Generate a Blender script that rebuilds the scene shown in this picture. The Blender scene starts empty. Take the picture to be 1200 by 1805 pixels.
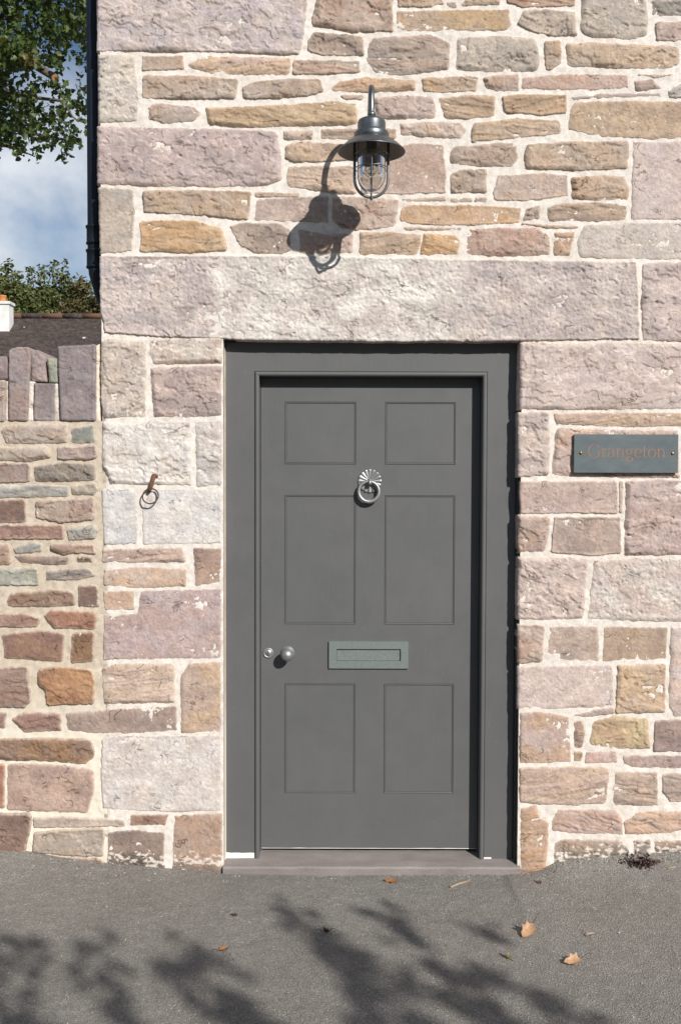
import bpy, math, random
import numpy as np
from mathutils import Vector, Matrix
from mathutils.geometry import delaunay_2d_cdt

random.seed(7)
RNG = np.random.default_rng(7)
SC = bpy.context.scene
COL = SC.collection
PI = math.pi

# ------------------------------------------------------------------ camera
FPX, CX, CY = 1750.0, 600.0, 902.5
CAMP = Vector((0.0, -4.147, 1.656))
PITCH, ROLL = 0.035, 0.0028
fwd = Vector((0, math.cos(PITCH), -math.sin(PITCH)))
up0 = Vector((0, math.sin(PITCH), math.cos(PITCH)))
r0 = Vector((1, 0, 0))
right = r0 * math.cos(ROLL) + up0 * math.sin(ROLL)
upv = up0 * math.cos(ROLL) - r0 * math.sin(ROLL)
cd = bpy.data.cameras.new('camera')
cam = bpy.data.objects.new('camera', cd)
COL.objects.link(cam)
cd.sensor_fit = 'VERTICAL'
cd.sensor_height = 36.0
cd.lens = FPX / 1805.0 * 36.0
cd.clip_start, cd.clip_end = 0.05, 3000
M = Matrix((right, upv, -fwd)).transposed().to_4x4()
M.translation = CAMP
cam.matrix_world = M
SC.camera = cam

# ------------------------------------------------------------------ sun + sky
TH, TV = 0.62, 0.72                      # shadow shift to the left / down per metre of depth
sund = Vector((TH, -1.0, TV)).normalized()   # towards the sun
ld = bpy.data.lights.new('sun', 'SUN')
ld.energy = 5.0
ld.angle = math.radians(0.53)
ld.color = (1.0, 0.965, 0.915)
sun = bpy.data.objects.new('sun', ld)
COL.objects.link(sun)
sun.rotation_euler = sund.to_track_quat('Z', 'Y').to_euler()
sun.location = (6, -10, 9)

W = bpy.data.worlds.new('World')
SC.world = W
W.use_nodes = True
nt = W.node_tree
nt.nodes.clear()
def N(tree, typ, **kw):
    n = tree.nodes.new(typ)
    for k, v in kw.items():
        setattr(n, k, v)
    return n
out = N(nt, 'ShaderNodeOutputWorld')
bg = N(nt, 'ShaderNodeBackground')
sky = N(nt, 'ShaderNodeTexSky', sky_type='NISHITA', sun_disc=False)
sky.sun_elevation = math.asin(sund.z)
sky.sun_rotation = math.atan2(sund.x, sund.y)
sky.air_density, sky.dust_density, sky.ozone_density = 1.0, 0.15, 4.0
bg.inputs['Strength'].default_value = 0.075
tc = N(nt, 'ShaderNodeTexCoord')
sep = N(nt, 'ShaderNodeSeparateXYZ')
nt.links.new(tc.outputs['Generated'], sep.inputs[0])
ad = N(nt, 'ShaderNodeMath', operation='ADD'); ad.inputs[1].default_value = 0.55
nt.links.new(sep.outputs['Z'], ad.inputs[0])
mx = N(nt, 'ShaderNodeMath', operation='MAXIMUM'); mx.inputs[1].default_value = 0.05
nt.links.new(ad.outputs[0], mx.inputs[0])
dv = N(nt, 'ShaderNodeVectorMath', operation='DIVIDE')
cmb = N(nt, 'ShaderNodeCombineXYZ')
for i in range(3):
    nt.links.new(mx.outputs[0], cmb.inputs[i])
nt.links.new(tc.outputs['Generated'], dv.inputs[0])
nt.links.new(cmb.outputs[0], dv.inputs[1])
mp = N(nt, 'ShaderNodeMapping')
mp.inputs['Location'].default_value = (1.36, 0.36, 0)
mp.inputs['Scale'].default_value = (1, 1, 0.0)
nt.links.new(dv.outputs[0], mp.inputs[0])
nz = N(nt, 'ShaderNodeTexNoise')
nz.inputs['Scale'].default_value = 1.9
nz.inputs['Detail'].default_value = 7
nz.inputs['Roughness'].default_value = 0.55
nz.inputs['Distortion'].default_value = 0.25
nt.links.new(mp.outputs[0], nz.inputs['Vector'])
rp = N(nt, 'ShaderNodeValToRGB')
rp.color_ramp.elements[0].position = 0.475
rp.color_ramp.elements[1].position = 0.63
nt.links.new(nz.outputs['Fac'], rp.inputs[0])
nz2 = N(nt, 'ShaderNodeTexNoise')
nz2.inputs['Scale'].default_value = 3.1
nz2.inputs['Detail'].default_value = 6
nt.links.new(mp.outputs[0], nz2.inputs['Vector'])
rp2 = N(nt, 'ShaderNodeValToRGB')
rp2.color_ramp.elements[0].position = 0.36
rp2.color_ramp.elements[0].color = (6.0, 7.1, 8.4, 1)
rp2.color_ramp.elements[1].position = 0.60
rp2.color_ramp.elements[1].color = (11.4, 11.9, 12.4, 1)
nt.links.new(nz2.outputs['Fac'], rp2.inputs[0])
mixc = N(nt, 'ShaderNodeMix', data_type='RGBA')
nt.links.new(rp.outputs[0], mixc.inputs[0])
nt.links.new(sky.outputs[0], mixc.inputs[6])
nt.links.new(rp2.outputs[0], mixc.inputs[7])
nt.links.new(mixc.outputs[2], bg.inputs[0])
nt.links.new(bg.outputs[0], out.inputs[0])

vs = SC.view_settings
vs.view_transform = 'Standard'
vs.look = 'None'
vs.gamma = 1.0
vs.exposure = 0.0
vs.use_curve_mapping = False

# ------------------------------------------------------------------ projection helpers
def ray(px, py):
    return fwd + right * ((px - CX) / FPX) + upv * ((CY - py) / FPX)
def P(px, py, y=0.0):
    d = ray(px, py)
    t = (y - CAMP.y) / d.y
    p = CAMP + d * t
    return p.x, p.z
def G(px, py, z=0.0):
    d = ray(px, py)
    t = (z - CAMP.z) / d.z
    p = CAMP + d * t
    return p.x, p.y
def X(px, py, y=0.0): return P(px, py, y)[0]
def Z(px, py, y=0.0): return P(px, py, y)[1]
def Zf(px, y): return Z(600, px, y)

# ------------------------------------------------------------------ numpy noise
def hsh(ix, iy, seed):
    ix = (np.asarray(ix).astype(np.int64) & 0xFFFFFFFF).astype(np.uint32)
    iy = (np.asarray(iy).astype(np.int64) & 0xFFFFFFFF).astype(np.uint32)
    h = ix * np.uint32(374761393) + iy * np.uint32(668265263) + np.uint32((seed * 2246822519) & 0xFFFFFFFF)
    h = (h ^ (h >> np.uint32(13))) * np.uint32(1274126177)
    h = (h ^ (h >> np.uint32(16))) * np.uint32(2246822519)
    h = h ^ (h >> np.uint32(15))
    return h.astype(np.float64) / 4294967295.0
def vnoise(x, y, seed=0):
    ix, iy = np.floor(x), np.floor(y)
    fx, fy = x - ix, y - iy
    u = fx * fx * fx * (fx * (fx * 6 - 15) + 10); v = fy * fy * fy * (fy * (fy * 6 - 15) + 10)
    def g(i, j, dx, dy):
        a = hsh(ix + i, iy + j, seed) * 2 * PI
        return np.cos(a) * dx + np.sin(a) * dy
    a = g(0, 0, fx, fy); b = g(1, 0, fx - 1, fy); c = g(0, 1, fx, fy - 1); d = g(1, 1, fx - 1, fy - 1)
    return ((a * (1 - u) + b * u) * (1 - v) + (c * (1 - u) + d * u) * v) * 1.4
def fbm(x, y, seed=0, octv=4, rough=0.5):
    s = 0; a = 1.0; t = 0
    for o in range(octv):
        s = s + a * vnoise(x * 2 ** o + 17.3 * o, y * 2 ** o - 9.1 * o, seed + o)
        t += a; a *= rough
    return s / t * 1.3
def cells(x, y, seed=0):
    """nearest cell: random value, random tilt along x and y, edge distance f2-f1"""
    ix, iy = np.floor(x), np.floor(y)
    f1 = np.full(x.shape, 9.0); f2 = np.full(x.shape, 9.0)
    bx = np.zeros(x.shape); by = np.zeros(x.shape); dx1 = np.zeros(x.shape); dy1 = np.zeros(x.shape)
    for i in (-1, 0, 1):
        for j in (-1, 0, 1):
            cx = ix + i; cy = iy + j
            dx = x - (cx + hsh(cx, cy, seed)); dy = y - (cy + hsh(cx, cy, seed + 1))
            d = np.sqrt(dx * dx + dy * dy)
            n = d < f1
            f2 = np.where(n, f1, np.minimum(f2, d))
            bx = np.where(n, cx, bx); by = np.where(n, cy, by)
            dx1 = np.where(n, dx, dx1); dy1 = np.where(n, dy, dy1)
            f1 = np.where(n, d, f1)
    val = hsh(bx, by, seed + 2); tx = hsh(bx, by, seed + 3) - .5; ty = hsh(bx, by, seed + 4) - .5
    return val, tx * dx1 + ty * dy1, f2 - f1
def sstep(a, b, x):
    t = np.clip((x - a) / (b - a), 0, 1)
    return t * t * (3 - 2 * t)
def lin(c):
    return np.array([((v / 255.0) / 12.92 if v / 255.0 <= .04045 else ((v / 255.0 + .055) / 1.055) ** 2.4) for v in c])

# ------------------------------------------------------------------ object helpers
def tag(o, label=None, cat=None, group=None, kind=None):
    if label: o['label'] = label
    if cat: o['category'] = cat
    if group: o['group'] = group
    if kind: o['kind'] = kind
    return o
def empty(name, loc=(0, 0, 0)):
    o = bpy.data.objects.new(name, None)
    o.empty_display_size = 0.1
    COL.objects.link(o)
    o.location = loc
    return o
def link(name, me, mat=None, parent=None):
    o = bpy.data.objects.new(name, me)
    COL.objects.link(o)
    if mat: me.materials.append(mat)
    if parent:
        o.parent = parent
        o.matrix_parent_inverse = Matrix.Translation(-Vector(parent.location)) if parent.parent is None else Matrix.Identity(4)
    return o
def mesh_np(name, V, F, smooth=True, cols=None):
    """V (n,3), F list of arrays/rows all the same length"""
    V = np.asarray(V, dtype=np.float32); F = np.asarray(F, dtype=np.int32)
    me = bpy.data.meshes.new(name)
    k = F.shape[1]
    me.vertices.add(len(V)); me.vertices.foreach_set('co', V.ravel())
    me.loops.add(F.size); me.loops.foreach_set('vertex_index', F.ravel())
    me.polygons.add(len(F)); me.polygons.foreach_set('loop_start', np.arange(0, F.size, k, dtype=np.int32))
    me.polygons.foreach_set('use_smooth', np.full(len(F), smooth))
    me.update(calc_edges=True)
    if cols is not None:
        ca = me.color_attributes.new('Col', 'FLOAT_COLOR', 'POINT')
        c4 = np.ones((len(V), 4), dtype=np.float32); c4[:, :3] = cols
        ca.data.foreach_set('color', c4.ravel())
    return me
class MB:
    def __init__(s): s.v = []; s.f = []; s.sm = []
    def add(s, vs_, fs_, smooth=False):
        b = len(s.v); s.v += [tuple(p) for p in vs_]
        s.f += [tuple(b + i for i in f) for f in fs_]; s.sm += [smooth] * len(fs_)
        return s
    def box(s, x0, x1, y0, y1, z0, z1):
        vs_ = [(x0, y0, z0), (x1, y0, z0), (x1, y1, z0), (x0, y1, z0), (x0, y0, z1), (x1, y0, z1), (x1, y1, z1), (x0, y1, z1)]
        return s.add(vs_, [(0, 3, 2, 1), (4, 5, 6, 7), (0, 1, 5, 4), (1, 2, 6, 5), (2, 3, 7, 6), (3, 0, 4, 7)])
    def lathe(s, prof, c, axis='Z', n=40, smooth=True):
        """prof list of (r, h) ; axis Z (h up) or Y (h towards the viewer, -y)"""
        vs_ = []; fs_ = []
        for r, h in prof:
            for i in range(n):
                a = 2 * PI * i / n
                if axis == 'Z': vs_.append((c[0] + r * math.cos(a), c[1] + r * math.sin(a), c[2] + h))
                else: vs_.append((c[0] + r * math.cos(a), c[1] - h, c[2] + r * math.sin(a)))
        for k in range(len(prof) - 1):
            for i in range(n):
                j = (i + 1) % n
                fs_.append((k * n + i, k * n + j, (k + 1) * n + j, (k + 1) * n + i))
        return s.add(vs_, fs_, smooth)
    def tube(s, pts, r, n=10, closed=False, smooth=True, rr=None):
        pts = [Vector(p) for p in pts]; L = len(pts); vs_ = []; fs_ = []
        prev = None
        for i, p in enumerate(pts):
            a = pts[(i - 1) % L] if (closed or i > 0) else p
            b = pts[(i + 1) % L] if (closed or i < L - 1) else p
            t = (b - a).normalized()
            if prev is None:
                u = t.cross(Vector((0, 0, 1)))
                if u.length < .1: u = t.cross(Vector((1, 0, 0)))
            else:
                u = prev - t * prev.dot(t)
            u.normalize(); prev = u
            w = t.cross(u)
            q = rr[i] if rr else r
            ru, rw = (q if isinstance(q, tuple) else (q, q))
            for k in range(n):
                an = 2 * PI * k / n
                vs_.append(p + u * (ru * math.cos(an)) + w * (rw * math.sin(an)))
        m = L if closed else L - 1
        for i in range(m):
            i2 = (i + 1) % L
            for k in range(n):
                k2 = (k + 1) % n
                fs_.append((i * n + k, i * n + k2, i2 * n + k2, i2 * n + k))
        if not closed:
            fs_.append(tuple(range(n - 1, -1, -1))); fs_.append(tuple((L - 1) * n + k for k in range(n)))
        return s.add(vs_, fs_, smooth)
    def sweep3(s, xl, xr, zb, zt, prof):
        """profile (t inwards, y) round left, top and right of an opening"""
        k = len(prof); vs_ = []; fs_ = []
        for (t, y) in prof: vs_ += [(xl + t, y, zb), (xl + t, y, zt - t), (xr - t, y, zt - t), (xr - t, y, zb)]
        for i in range(k - 1):
            for j in range(3):
                fs_.append((i * 4 + j, i * 4 + j + 1, i * 4 + 4 + j + 1, i * 4 + 4 + j))
        return s.add(vs_, fs_)
    def sweep4(s, xl, xr, zb, zt, prof, cap=True):
        k = len(prof); vs_ = []; fs_ = []
        for (t, y) in prof: vs_ += [(xl + t, y, zb + t), (xl + t, y, zt - t), (xr - t, y, zt - t), (xr - t, y, zb + t)]
        for i in range(k - 1):
            for j in range(4):
                j2 = (j + 1) % 4
                fs_.append((i * 4 + j, i * 4 + j2, i * 4 + 4 + j2, i * 4 + 4 + j))
        if cap: fs_.append(tuple((k - 1) * 4 + j for j in range(4)))
        return s.add(vs_, fs_)
    def mesh(s, name):
        me = bpy.data.meshes.new(name)
        me.from_pydata(s.v, [], s.f); me.polygons.foreach_set('use_smooth', s.sm); me.update()
        return me
    def build(s, name, mat, parent=None, bevel=0):
        o = link(name, s.mesh(name), mat, parent)
        if bevel:
            b = o.modifiers.new('bevel', 'BEVEL'); b.width = bevel; b.segments = 2; b.limit_method = 'ANGLE'
        return o
def sub(parent_part, o, root):
    """make o a child of a part; every mesh is modelled in world coordinates"""
    o.parent = parent_part
    o.matrix_parent_inverse = Matrix.Identity(4)
    return o

# ------------------------------------------------------------------ materials
def mat(name, col=(.5, .5, .5), rough=.6, metal=0.0, spec=.5):
    m = bpy.data.materials.new(name); m.use_nodes = True
    b = m.node_tree.nodes['Principled BSDF']
    b.inputs['Base Color'].default_value = (*col, 1); b.inputs['Roughness'].default_value = rough
    b.inputs['Metallic'].default_value = metal; b.inputs['Specular IOR Level'].default_value = spec
    return m, m.node_tree, b
def coords(t, scale=(1, 1, 1)):
    tc = N(t, 'ShaderNodeTexCoord'); mp = N(t, 'ShaderNodeMapping')
    mp.inputs['Scale'].default_value = scale
    t.links.new(tc.outputs['Object'], mp.inputs[0])
    return mp.outputs[0]
def noise(t, vec, scale, detail=4, rough=.55, dist=0):
    n = N(t, 'ShaderNodeTexNoise'); n.inputs['Scale'].default_value = scale
    n.inputs['Detail'].default_value = detail; n.inputs['Roughness'].default_value = rough; n.inputs['Distortion'].default_value = dist
    if vec is not None: t.links.new(vec, n.inputs['Vector'])
    return n.outputs['Fac']
def ramp(t, fac, stops):
    r = N(t, 'ShaderNodeValToRGB'); e = r.color_ramp.elements
    while len(e) < len(stops): e.new(.5)
    for el, (p, c) in zip(e, stops):
        el.position = p; el.color = (*c, 1) if len(c) == 3 else c
    t.links.new(fac, r.inputs[0])
    return r.outputs[0]
def mul(t, a, b):
    m = N(t, 'ShaderNodeMix', data_type='RGBA', blend_type='MULTIPLY'); m.inputs[0].default_value = 1
    t.links.new(a, m.inputs[6]); t.links.new(b, m.inputs[7]); return m.outputs[2]
def mixf(t, f, a, b):
    m = N(t, 'ShaderNodeMix', data_type='RGBA')
    t.links.new(f, m.inputs[0]); t.links.new(a, m.inputs[6]); t.links.new(b, m.inputs[7]); return m.outputs[2]
def bump(t, b, h, dist, strength=1.0):
    n = N(t, 'ShaderNodeBump'); n.inputs['Distance'].default_value = dist; n.inputs['Strength'].default_value = strength
    t.links.new(h, n.inputs['Height'])
    prev = b.inputs['Normal'].links[0].from_socket if b.inputs['Normal'].links else None
    if prev: t.links.new(prev, n.inputs['Normal'])
    t.links.new(n.outputs[0], b.inputs['Normal'])
def grey(v): return (v, v, v)

M_stone, t, b = mat('sandstone', rough=.92, spec=.25)
at = N(t, 'ShaderNodeAttribute', attribute_name='Col'); c = coords(t)
f1 = ramp(t, noise(t, c, 220, 3, .7), [(.28, grey(.74)), (.5, grey(1.0)), (.74, grey(1.17))])
f2 = ramp(t, noise(t, c, 45, 5, .65), [(.3, (.80, .79, .80)), (.55, grey(1.0)), (.75, (1.13, 1.10, 1.06))])
t.links.new(mul(t, mul(t, at.outputs['Color'], f1), f2), b.inputs['Base Color'])
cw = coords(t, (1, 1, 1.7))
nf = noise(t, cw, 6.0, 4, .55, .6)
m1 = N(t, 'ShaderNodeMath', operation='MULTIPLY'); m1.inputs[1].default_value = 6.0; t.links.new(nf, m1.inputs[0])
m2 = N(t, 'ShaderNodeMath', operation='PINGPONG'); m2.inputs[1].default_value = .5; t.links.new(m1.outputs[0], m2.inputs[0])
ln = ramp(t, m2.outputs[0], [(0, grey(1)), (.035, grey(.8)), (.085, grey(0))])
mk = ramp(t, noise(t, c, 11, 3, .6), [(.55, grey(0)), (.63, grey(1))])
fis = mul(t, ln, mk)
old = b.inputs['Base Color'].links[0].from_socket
dk_ = N(t, 'ShaderNodeMix', data_type='RGBA', blend_type='MULTIPLY'); t.links.new(fis, dk_.inputs[0]); t.links.new(old, dk_.inputs[6]); dk_.inputs[7].default_value = (.64, .59, .56, 1)  # fissures tinted dark: dirt plus painted shadow lines of small overhangs
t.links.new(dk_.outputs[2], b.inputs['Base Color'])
inv = N(t, 'ShaderNodeInvert'); t.links.new(fis, inv.inputs['Color'])
bump(t, b, inv.outputs[0], .004, .9)
bump(t, b, noise(t, c, 110, 6, .7), .0035, .6)
bump(t, b, noise(t, c, 420, 3, .6), .0012, .6)

def mortar_mat(name, a, d):
    m, t, b = mat(name, rough=.95, spec=.2); c = coords(t)
    base = ramp(t, noise(t, c, 9, 6, .65), [(.3, d), (.62, a)])
    g = ramp(t, noise(t, c, 260, 3, .75), [(.3, grey(.76)), (.48, grey(.98)), (.72, grey(1.06))])
    g_ = ramp(t, noise(t, c, 38, 6, .7), [(.3, (.80, .78, .75)), (.52, grey(1.0)), (.75, grey(1.07))])
    t.links.new(mul(t, mul(t, base, g), g_), b.inputs['Base Color'])
    bump(t, b, noise(t, c, 240, 4, .75), .003, .7)
    return m
M_mortar = mortar_mat('lime_mortar', (.825, .765, .70), (.70, .63, .56))
M_buff = mortar_mat('buff_mortar', (.66, .57, .46), (.52, .43, .335))
t = M_buff.node_tree; b = t.nodes['Principled BSDF']; old = b.inputs['Base Color'].links[0].from_socket
tcz = N(t, 'ShaderNodeTexCoord'); sz_ = N(t, 'ShaderNodeSeparateXYZ'); t.links.new(tcz.outputs['Object'], sz_.inputs[0])
mr = N(t, 'ShaderNodeMapRange'); mr.inputs[1].default_value = .78; mr.inputs[2].default_value = .55; t.links.new(sz_.outputs['Z'], mr.inputs[0])
cr = N(t, 'ShaderNodeRGB'); cr.outputs[0].default_value = (.76, .69, .58, 1)
t.links.new(mixf(t, mr.outputs[0], old, cr.outputs[0]), b.inputs['Base Color'])
M_core, t, b = mat('wall_core_stone', rough=.95); c = coords(t)
t.links.new(ramp(t, noise(t, c, 6, 6), [(.35, (.30, .24, .2)), (.65, (.46, .39, .34))]), b.inputs['Base Color'])

M_door, t, b = mat('grey_door_paint', rough=.5, spec=.45); c = coords(t)
t.links.new(ramp(t, noise(t, c, 2.2, 5, .6), [(.35, (.108, .109, .110)), (.65, (.118, .118, .1175))]), b.inputs['Base Color'])
cs = coords(t, (1, 1, .08))
old = b.inputs['Base Color'].links[0].from_socket
wv = ramp(t, noise(t, coords(t, (1, 1, .12)), 9, 6, .7), [(.3, grey(.975)), (.7, grey(1.02))])
vs3 = N(t, 'ShaderNodeTexVoronoi'); vs3.inputs['Scale'].default_value = 16; t.links.new(c, vs3.inputs['Vector'])
spk = ramp(t, vs3.outputs['Distance'], [(0, grey(.30)), (.030, grey(.30)), (.045, grey(0))])
dst = N(t, 'ShaderNodeMix', data_type='RGBA', blend_type='ADD'); dst.inputs[0].default_value = .18
t.links.new(mul(t, old, wv), dst.inputs[6]); t.links.new(spk, dst.inputs[7]); t.links.new(dst.outputs[2], b.inputs['Base Color'])
bump(t, b, noise(t, cs, 130, 4, .65), .0009, .5)
t.links.new(ramp(t, noise(t, c, 12, 5, .6), [(.3, grey(.42)), (.7, grey(.6))]), b.inputs['Roughness'])
M_primer, t, b = mat('bare_white_primer', (.78, .76, .72), .7)
M_black, t, b = mat('dark_gap', (.012, .012, .013), .9)

M_sill, t, b = mat('threshold_stone', rough=.85, spec=.3); c = coords(t, (1, 3, 3))
bs = ramp(t, noise(t, c, 5, 6, .6), [(.3, (.215, .185, .172)), (.7, (.30, .265, .248))])
t.links.new(mul(t, bs, ramp(t, noise(t, coords(t), 260, 3, .7), [(.3, grey(.8)), (.7, grey(1.12))])), b.inputs['Base Color'])
bump(t, b, noise(t, coords(t), 90, 5, .7), .003, .5)

M_lamp, t, b = mat('weathered_gunmetal', rough=.38, metal=.85, spec=.5); c = coords(t)
t.links.new(ramp(t, noise(t, c, 30, 4), [(.3, (.115, .130, .138)), (.7, (.19, .202, .208))]), b.inputs['Base Color'])
M_lampin, t, b = mat('lamp_inner_enamel', (.135, .115, .10), .6)
M_brass, t, b = mat('old_brass', (.40, .2, .07), .4, .9)
M_pewter, t, b = mat('pewter', rough=.46, metal=.7); c = coords(t)
t.links.new(ramp(t, noise(t, c, 160, 4, .7), [(.3, (.25, .255, .25)), (.7, (.42, .43, .42))]), b.inputs['Base Color'])
bump(t, b, noise(t, c, 300, 3), .0006, .4)
M_pewter2, t, b = mat('aged_pewter', rough=.5, metal=.45); c = coords(t)
t.links.new(ramp(t, noise(t, c, 190, 5, .75), [(.3, (.165, .195, .185)), (.7, (.29, .325, .305))]), b.inputs['Base Color'])
bump(t, b, noise(t, c, 300, 3), .0006, .4)
M_rust, t, b = mat('rusty_iron', rough=.85); c = coords(t)
t.links.new(ramp(t, noise(t, c, 160, 5, .7), [(.3, (.06, .03, .022)), (.7, (.25, .105, .055))]), b.inputs['Base Color'])
bump(t, b, noise(t, c, 260, 4), .002, .7)
M_iron, t, b = mat('dark_iron', (.07, .04, .028), .7)
M_slate, t, b = mat('blue_grey_slate', rough=.55, spec=.4); c = coords(t, (1, 1, 1.6))
t.links.new(ramp(t, noise(t, c, 14, 5, .6), [(.3, (.085, .108, .118)), (.7, (.125, .15, .158))]), b.inputs['Base Color'])
bump(t, b, noise(t, c, 60, 5), .001, .4)
M_copper, t, b = mat('copper_lettering', (.28, .155, .11), .5, .25)
M_copper2, t, b = mat('dark_letter_cut', (.05, .04, .04), .7)
M_pipe, t, b = mat('navy_pipe_paint', (.007, .011, .019), .6, 0, .3)
M_glass = bpy.data.materials.new('lamp_glass'); M_glass.use_nodes = True
t = M_glass.node_tree; t.nodes.clear()
o_ = N(t, 'ShaderNodeOutputMaterial'); mxs = N(t, 'ShaderNodeMixShader'); tr = N(t, 'ShaderNodeBsdfTransparent'); gl = N(t, 'ShaderNodeBsdfGlossy')
fr = N(t, 'ShaderNodeFresnel'); fr.inputs[0].default_value = 1.5
tr.inputs[0].default_value = (.90, .91, .90, 1); gl.inputs['Roughness'].default_value = .04
t.links.new(fr.outputs[0], mxs.inputs[0]); t.links.new(tr.outputs[0], mxs.inputs[1]); t.links.new(gl.outputs[0], mxs.inputs[2]); t.links.new(mxs.outputs[0], o_.inputs[0])

M_asph, t, b = mat('worn_asphalt', rough=.93, spec=.3); c = coords(t)
g1 = mul(t, ramp(t, noise(t, c, 1.7, 6, .6), [(.3, (.232, .215, .190)), (.7, (.292, .274, .246))]), ramp(t, noise(t, c, 24, 5, .65), [(.3, grey(.88)), (.7, grey(1.09))]))
vo = N(t, 'ShaderNodeTexVoronoi'); vo.inputs['Scale'].default_value = 235; t.links.new(c, vo.inputs['Vector'])
sepc = N(t, 'ShaderNodeSeparateColor'); t.links.new(vo.outputs['Color'], sepc.inputs[0])
g2 = ramp(t, sepc.outputs[0], [(0, grey(.70)), (.45, grey(.96)), (.8, grey(1.10)), (.955, grey(1.14)), (.985, grey(1.7))])
g3 = ramp(t, noise(t, c, 330, 3, .7), [(.3, grey(.72)), (.7, grey(1.22))])
t.links.new(mul(t, mul(t, g1, g2), g3), b.inputs['Base Color'])
bump(t, b, vo.outputs['Distance'], .004, .85)
bump(t, b, noise(t, c, 60, 5, .7), .004, .6)

def leaf_mat(name, a, d, trans=.35, scale=6):
    m = bpy.data.materials.new(name); m.use_nodes = True; t = m.node_tree; b = t.nodes['Principled BSDF']
    c = coords(t); col = ramp(t, noise(t, c, scale, 3), [(.32, a), (.68, d)])
    t.links.new(col, b.inputs['Base Color']); b.inputs['Roughness'].default_value = .5
    tl = N(t, 'ShaderNodeBsdfTranslucent'); t.links.new(col, tl.inputs[0])
    ms = N(t, 'ShaderNodeMixShader'); ms.inputs[0].default_value = trans
    o = t.nodes['Material Output']
    t.links.new(b.outputs[0], ms.inputs[1]); t.links.new(tl.outputs[0], ms.inputs[2]); t.links.new(ms.outputs[0], o.inputs[0])
    return m
M_leaf = leaf_mat('green_leaf', (.030, .060, .011), (.095, .125, .022), .22, 3)
M_leafy = leaf_mat('yellowing_leaf', (.10, .10, .018), (.19, .125, .02), .25)
M_leafb = leaf_mat('far_leaf', (.06, .085, .022), (.165, .175, .058), .2, 2.2)
M_leafc = leaf_mat('far_leaf_brown', (.065, .07, .022), (.15, .115, .045), .2, 2.2)
M_dry = leaf_mat('dry_leaf', (.42, .22, .11), (.52, .33, .19), .12, 60)
M_dry2 = leaf_mat('rust_leaf', (.34, .12, .035), (.46, .21, .07), .12, 60)
M_dry3 = leaf_mat('dark_leaf', (.06, .03, .022), (.13, .07, .045), .05, 60)
M_dry4 = leaf_mat('olive_leaf', (.10, .09, .03), (.17, .13, .045), .1, 60)
M_twig, t, b = mat('dry_twig', (.36, .28, .2), .85)
M_bark, t, b = mat('bark', rough=.9); c = coords(t, (1, 1, .3))
t.links.new(ramp(t, noise(t, c, 22, 5, .7), [(.3, (.06, .048, .036)), (.7, (.20, .165, .125))]), b.inputs['Base Color'])
bump(t, b, noise(t, c, 22, 5, .7), .02, .8)
M_cut, t, b = mat('sawn_wood', (.50, .26, .12), .8)
M_tile, t, b = mat('brown_roof_tile', rough=.85); c = coords(t)
vo = N(t, 'ShaderNodeTexVoronoi'); vo.inputs['Scale'].default_value = 2.3; vo.inputs['Randomness'].default_value = 1; t.links.new(c, vo.inputs['Vector'])
vt = N(t, 'ShaderNodeTexVoronoi'); vt.inputs['Scale'].default_value = 15; t.links.new(c, vt.inputs['Vector'])
st_ = N(t, 'ShaderNodeSeparateColor'); t.links.new(vt.outputs['Color'], st_.inputs[0])
tb = mul(t, ramp(t, noise(t, c, 22, 4, .8), [(.3, (.030, .021, .018)), (.7, (.088, .064, .054))]), ramp(t, st_.outputs[0], [(0, grey(.6)), (.5, grey(.95)), (1, grey(1.4))]))
lich = ramp(t, vo.outputs['Distance'], [(.0, grey(1)), (.075, grey(1)), (.095, grey(0))])
wh = N(t, 'ShaderNodeRGB'); wh.outputs[0].default_value = (.5, .48, .45, 1)
t.links.new(mixf(t, lich, tb, wh.outputs[0]), b.inputs['Base Color'])
M_ridge, t, b = mat('terracotta', (.13, .065, .04), .85)
M_white, t, b = mat('white_render', rough=.9); c = coords(t)
t.links.new(ramp(t, noise(t, c, 5, 5), [(.3, (.60, .58, .54)), (.6, (.78, .77, .74))]), b.inputs['Base Color'])
M_orange, t, b = mat('orange_clay', (.52, .20, .07), .8)

# ------------------------------------------------------------------ ground
GL = [(-2000, 1485), (-300, 1490), (0, 1496), (60, 1502), (190, 1521), (300, 1531), (390, 1538), (600, 1541), (910, 1538), (950, 1533), (985, 1517), (1080, 1507), (1200, 1500), (1500, 1494), (3000, 1490)]
gx = np.array([X(p[0], p[1]) for p in GL]); gz = np.array([Z(p[0], p[1]) for p in GL])
def ground_z(x, y):
    base = np.interp(x, gx, gz)
    k = np.exp(-np.abs(np.minimum(y, 0)) / np.where(x > .7, .085, .32))
    return base * k + .005 * fbm(x * 2.2, y * 2.2, 40, 3) + .0022 * fbm(x * 14, y * 14, 44, 3)
xs = np.concatenate([[-900, -300, -100, -40, -15, -6, -4, -3], np.arange(-2.3, 2.3001, .0125), [3, 4, 6, 15, 40, 100, 300, 900]])
ys = np.concatenate([[-900, -300, -100, -40, -15, -6, -4, -3], np.arange(-2.0, .10, .0125), [.3, .6, 2, 6, 15, 40, 100, 300, 900]])
XX, YY = np.meshgrid(xs, ys)
ZZ = ground_z(XX, YY)
ZZ = np.where(YY > .12, np.interp(XX, gx, gz), ZZ)
V = np.stack([XX, YY, ZZ], -1).reshape(-1, 3)
nx, ny = len(xs), len(ys)
idx = np.arange(nx * ny).reshape(ny, nx)
F = np.stack([idx[:-1, :-1], idx[:-1, 1:], idx[1:, 1:], idx[1:, :-1]], -1).reshape(-1, 4)
tag(link('pavement', mesh_np('pavement', V, F), M_asph), kind='structure')

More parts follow.
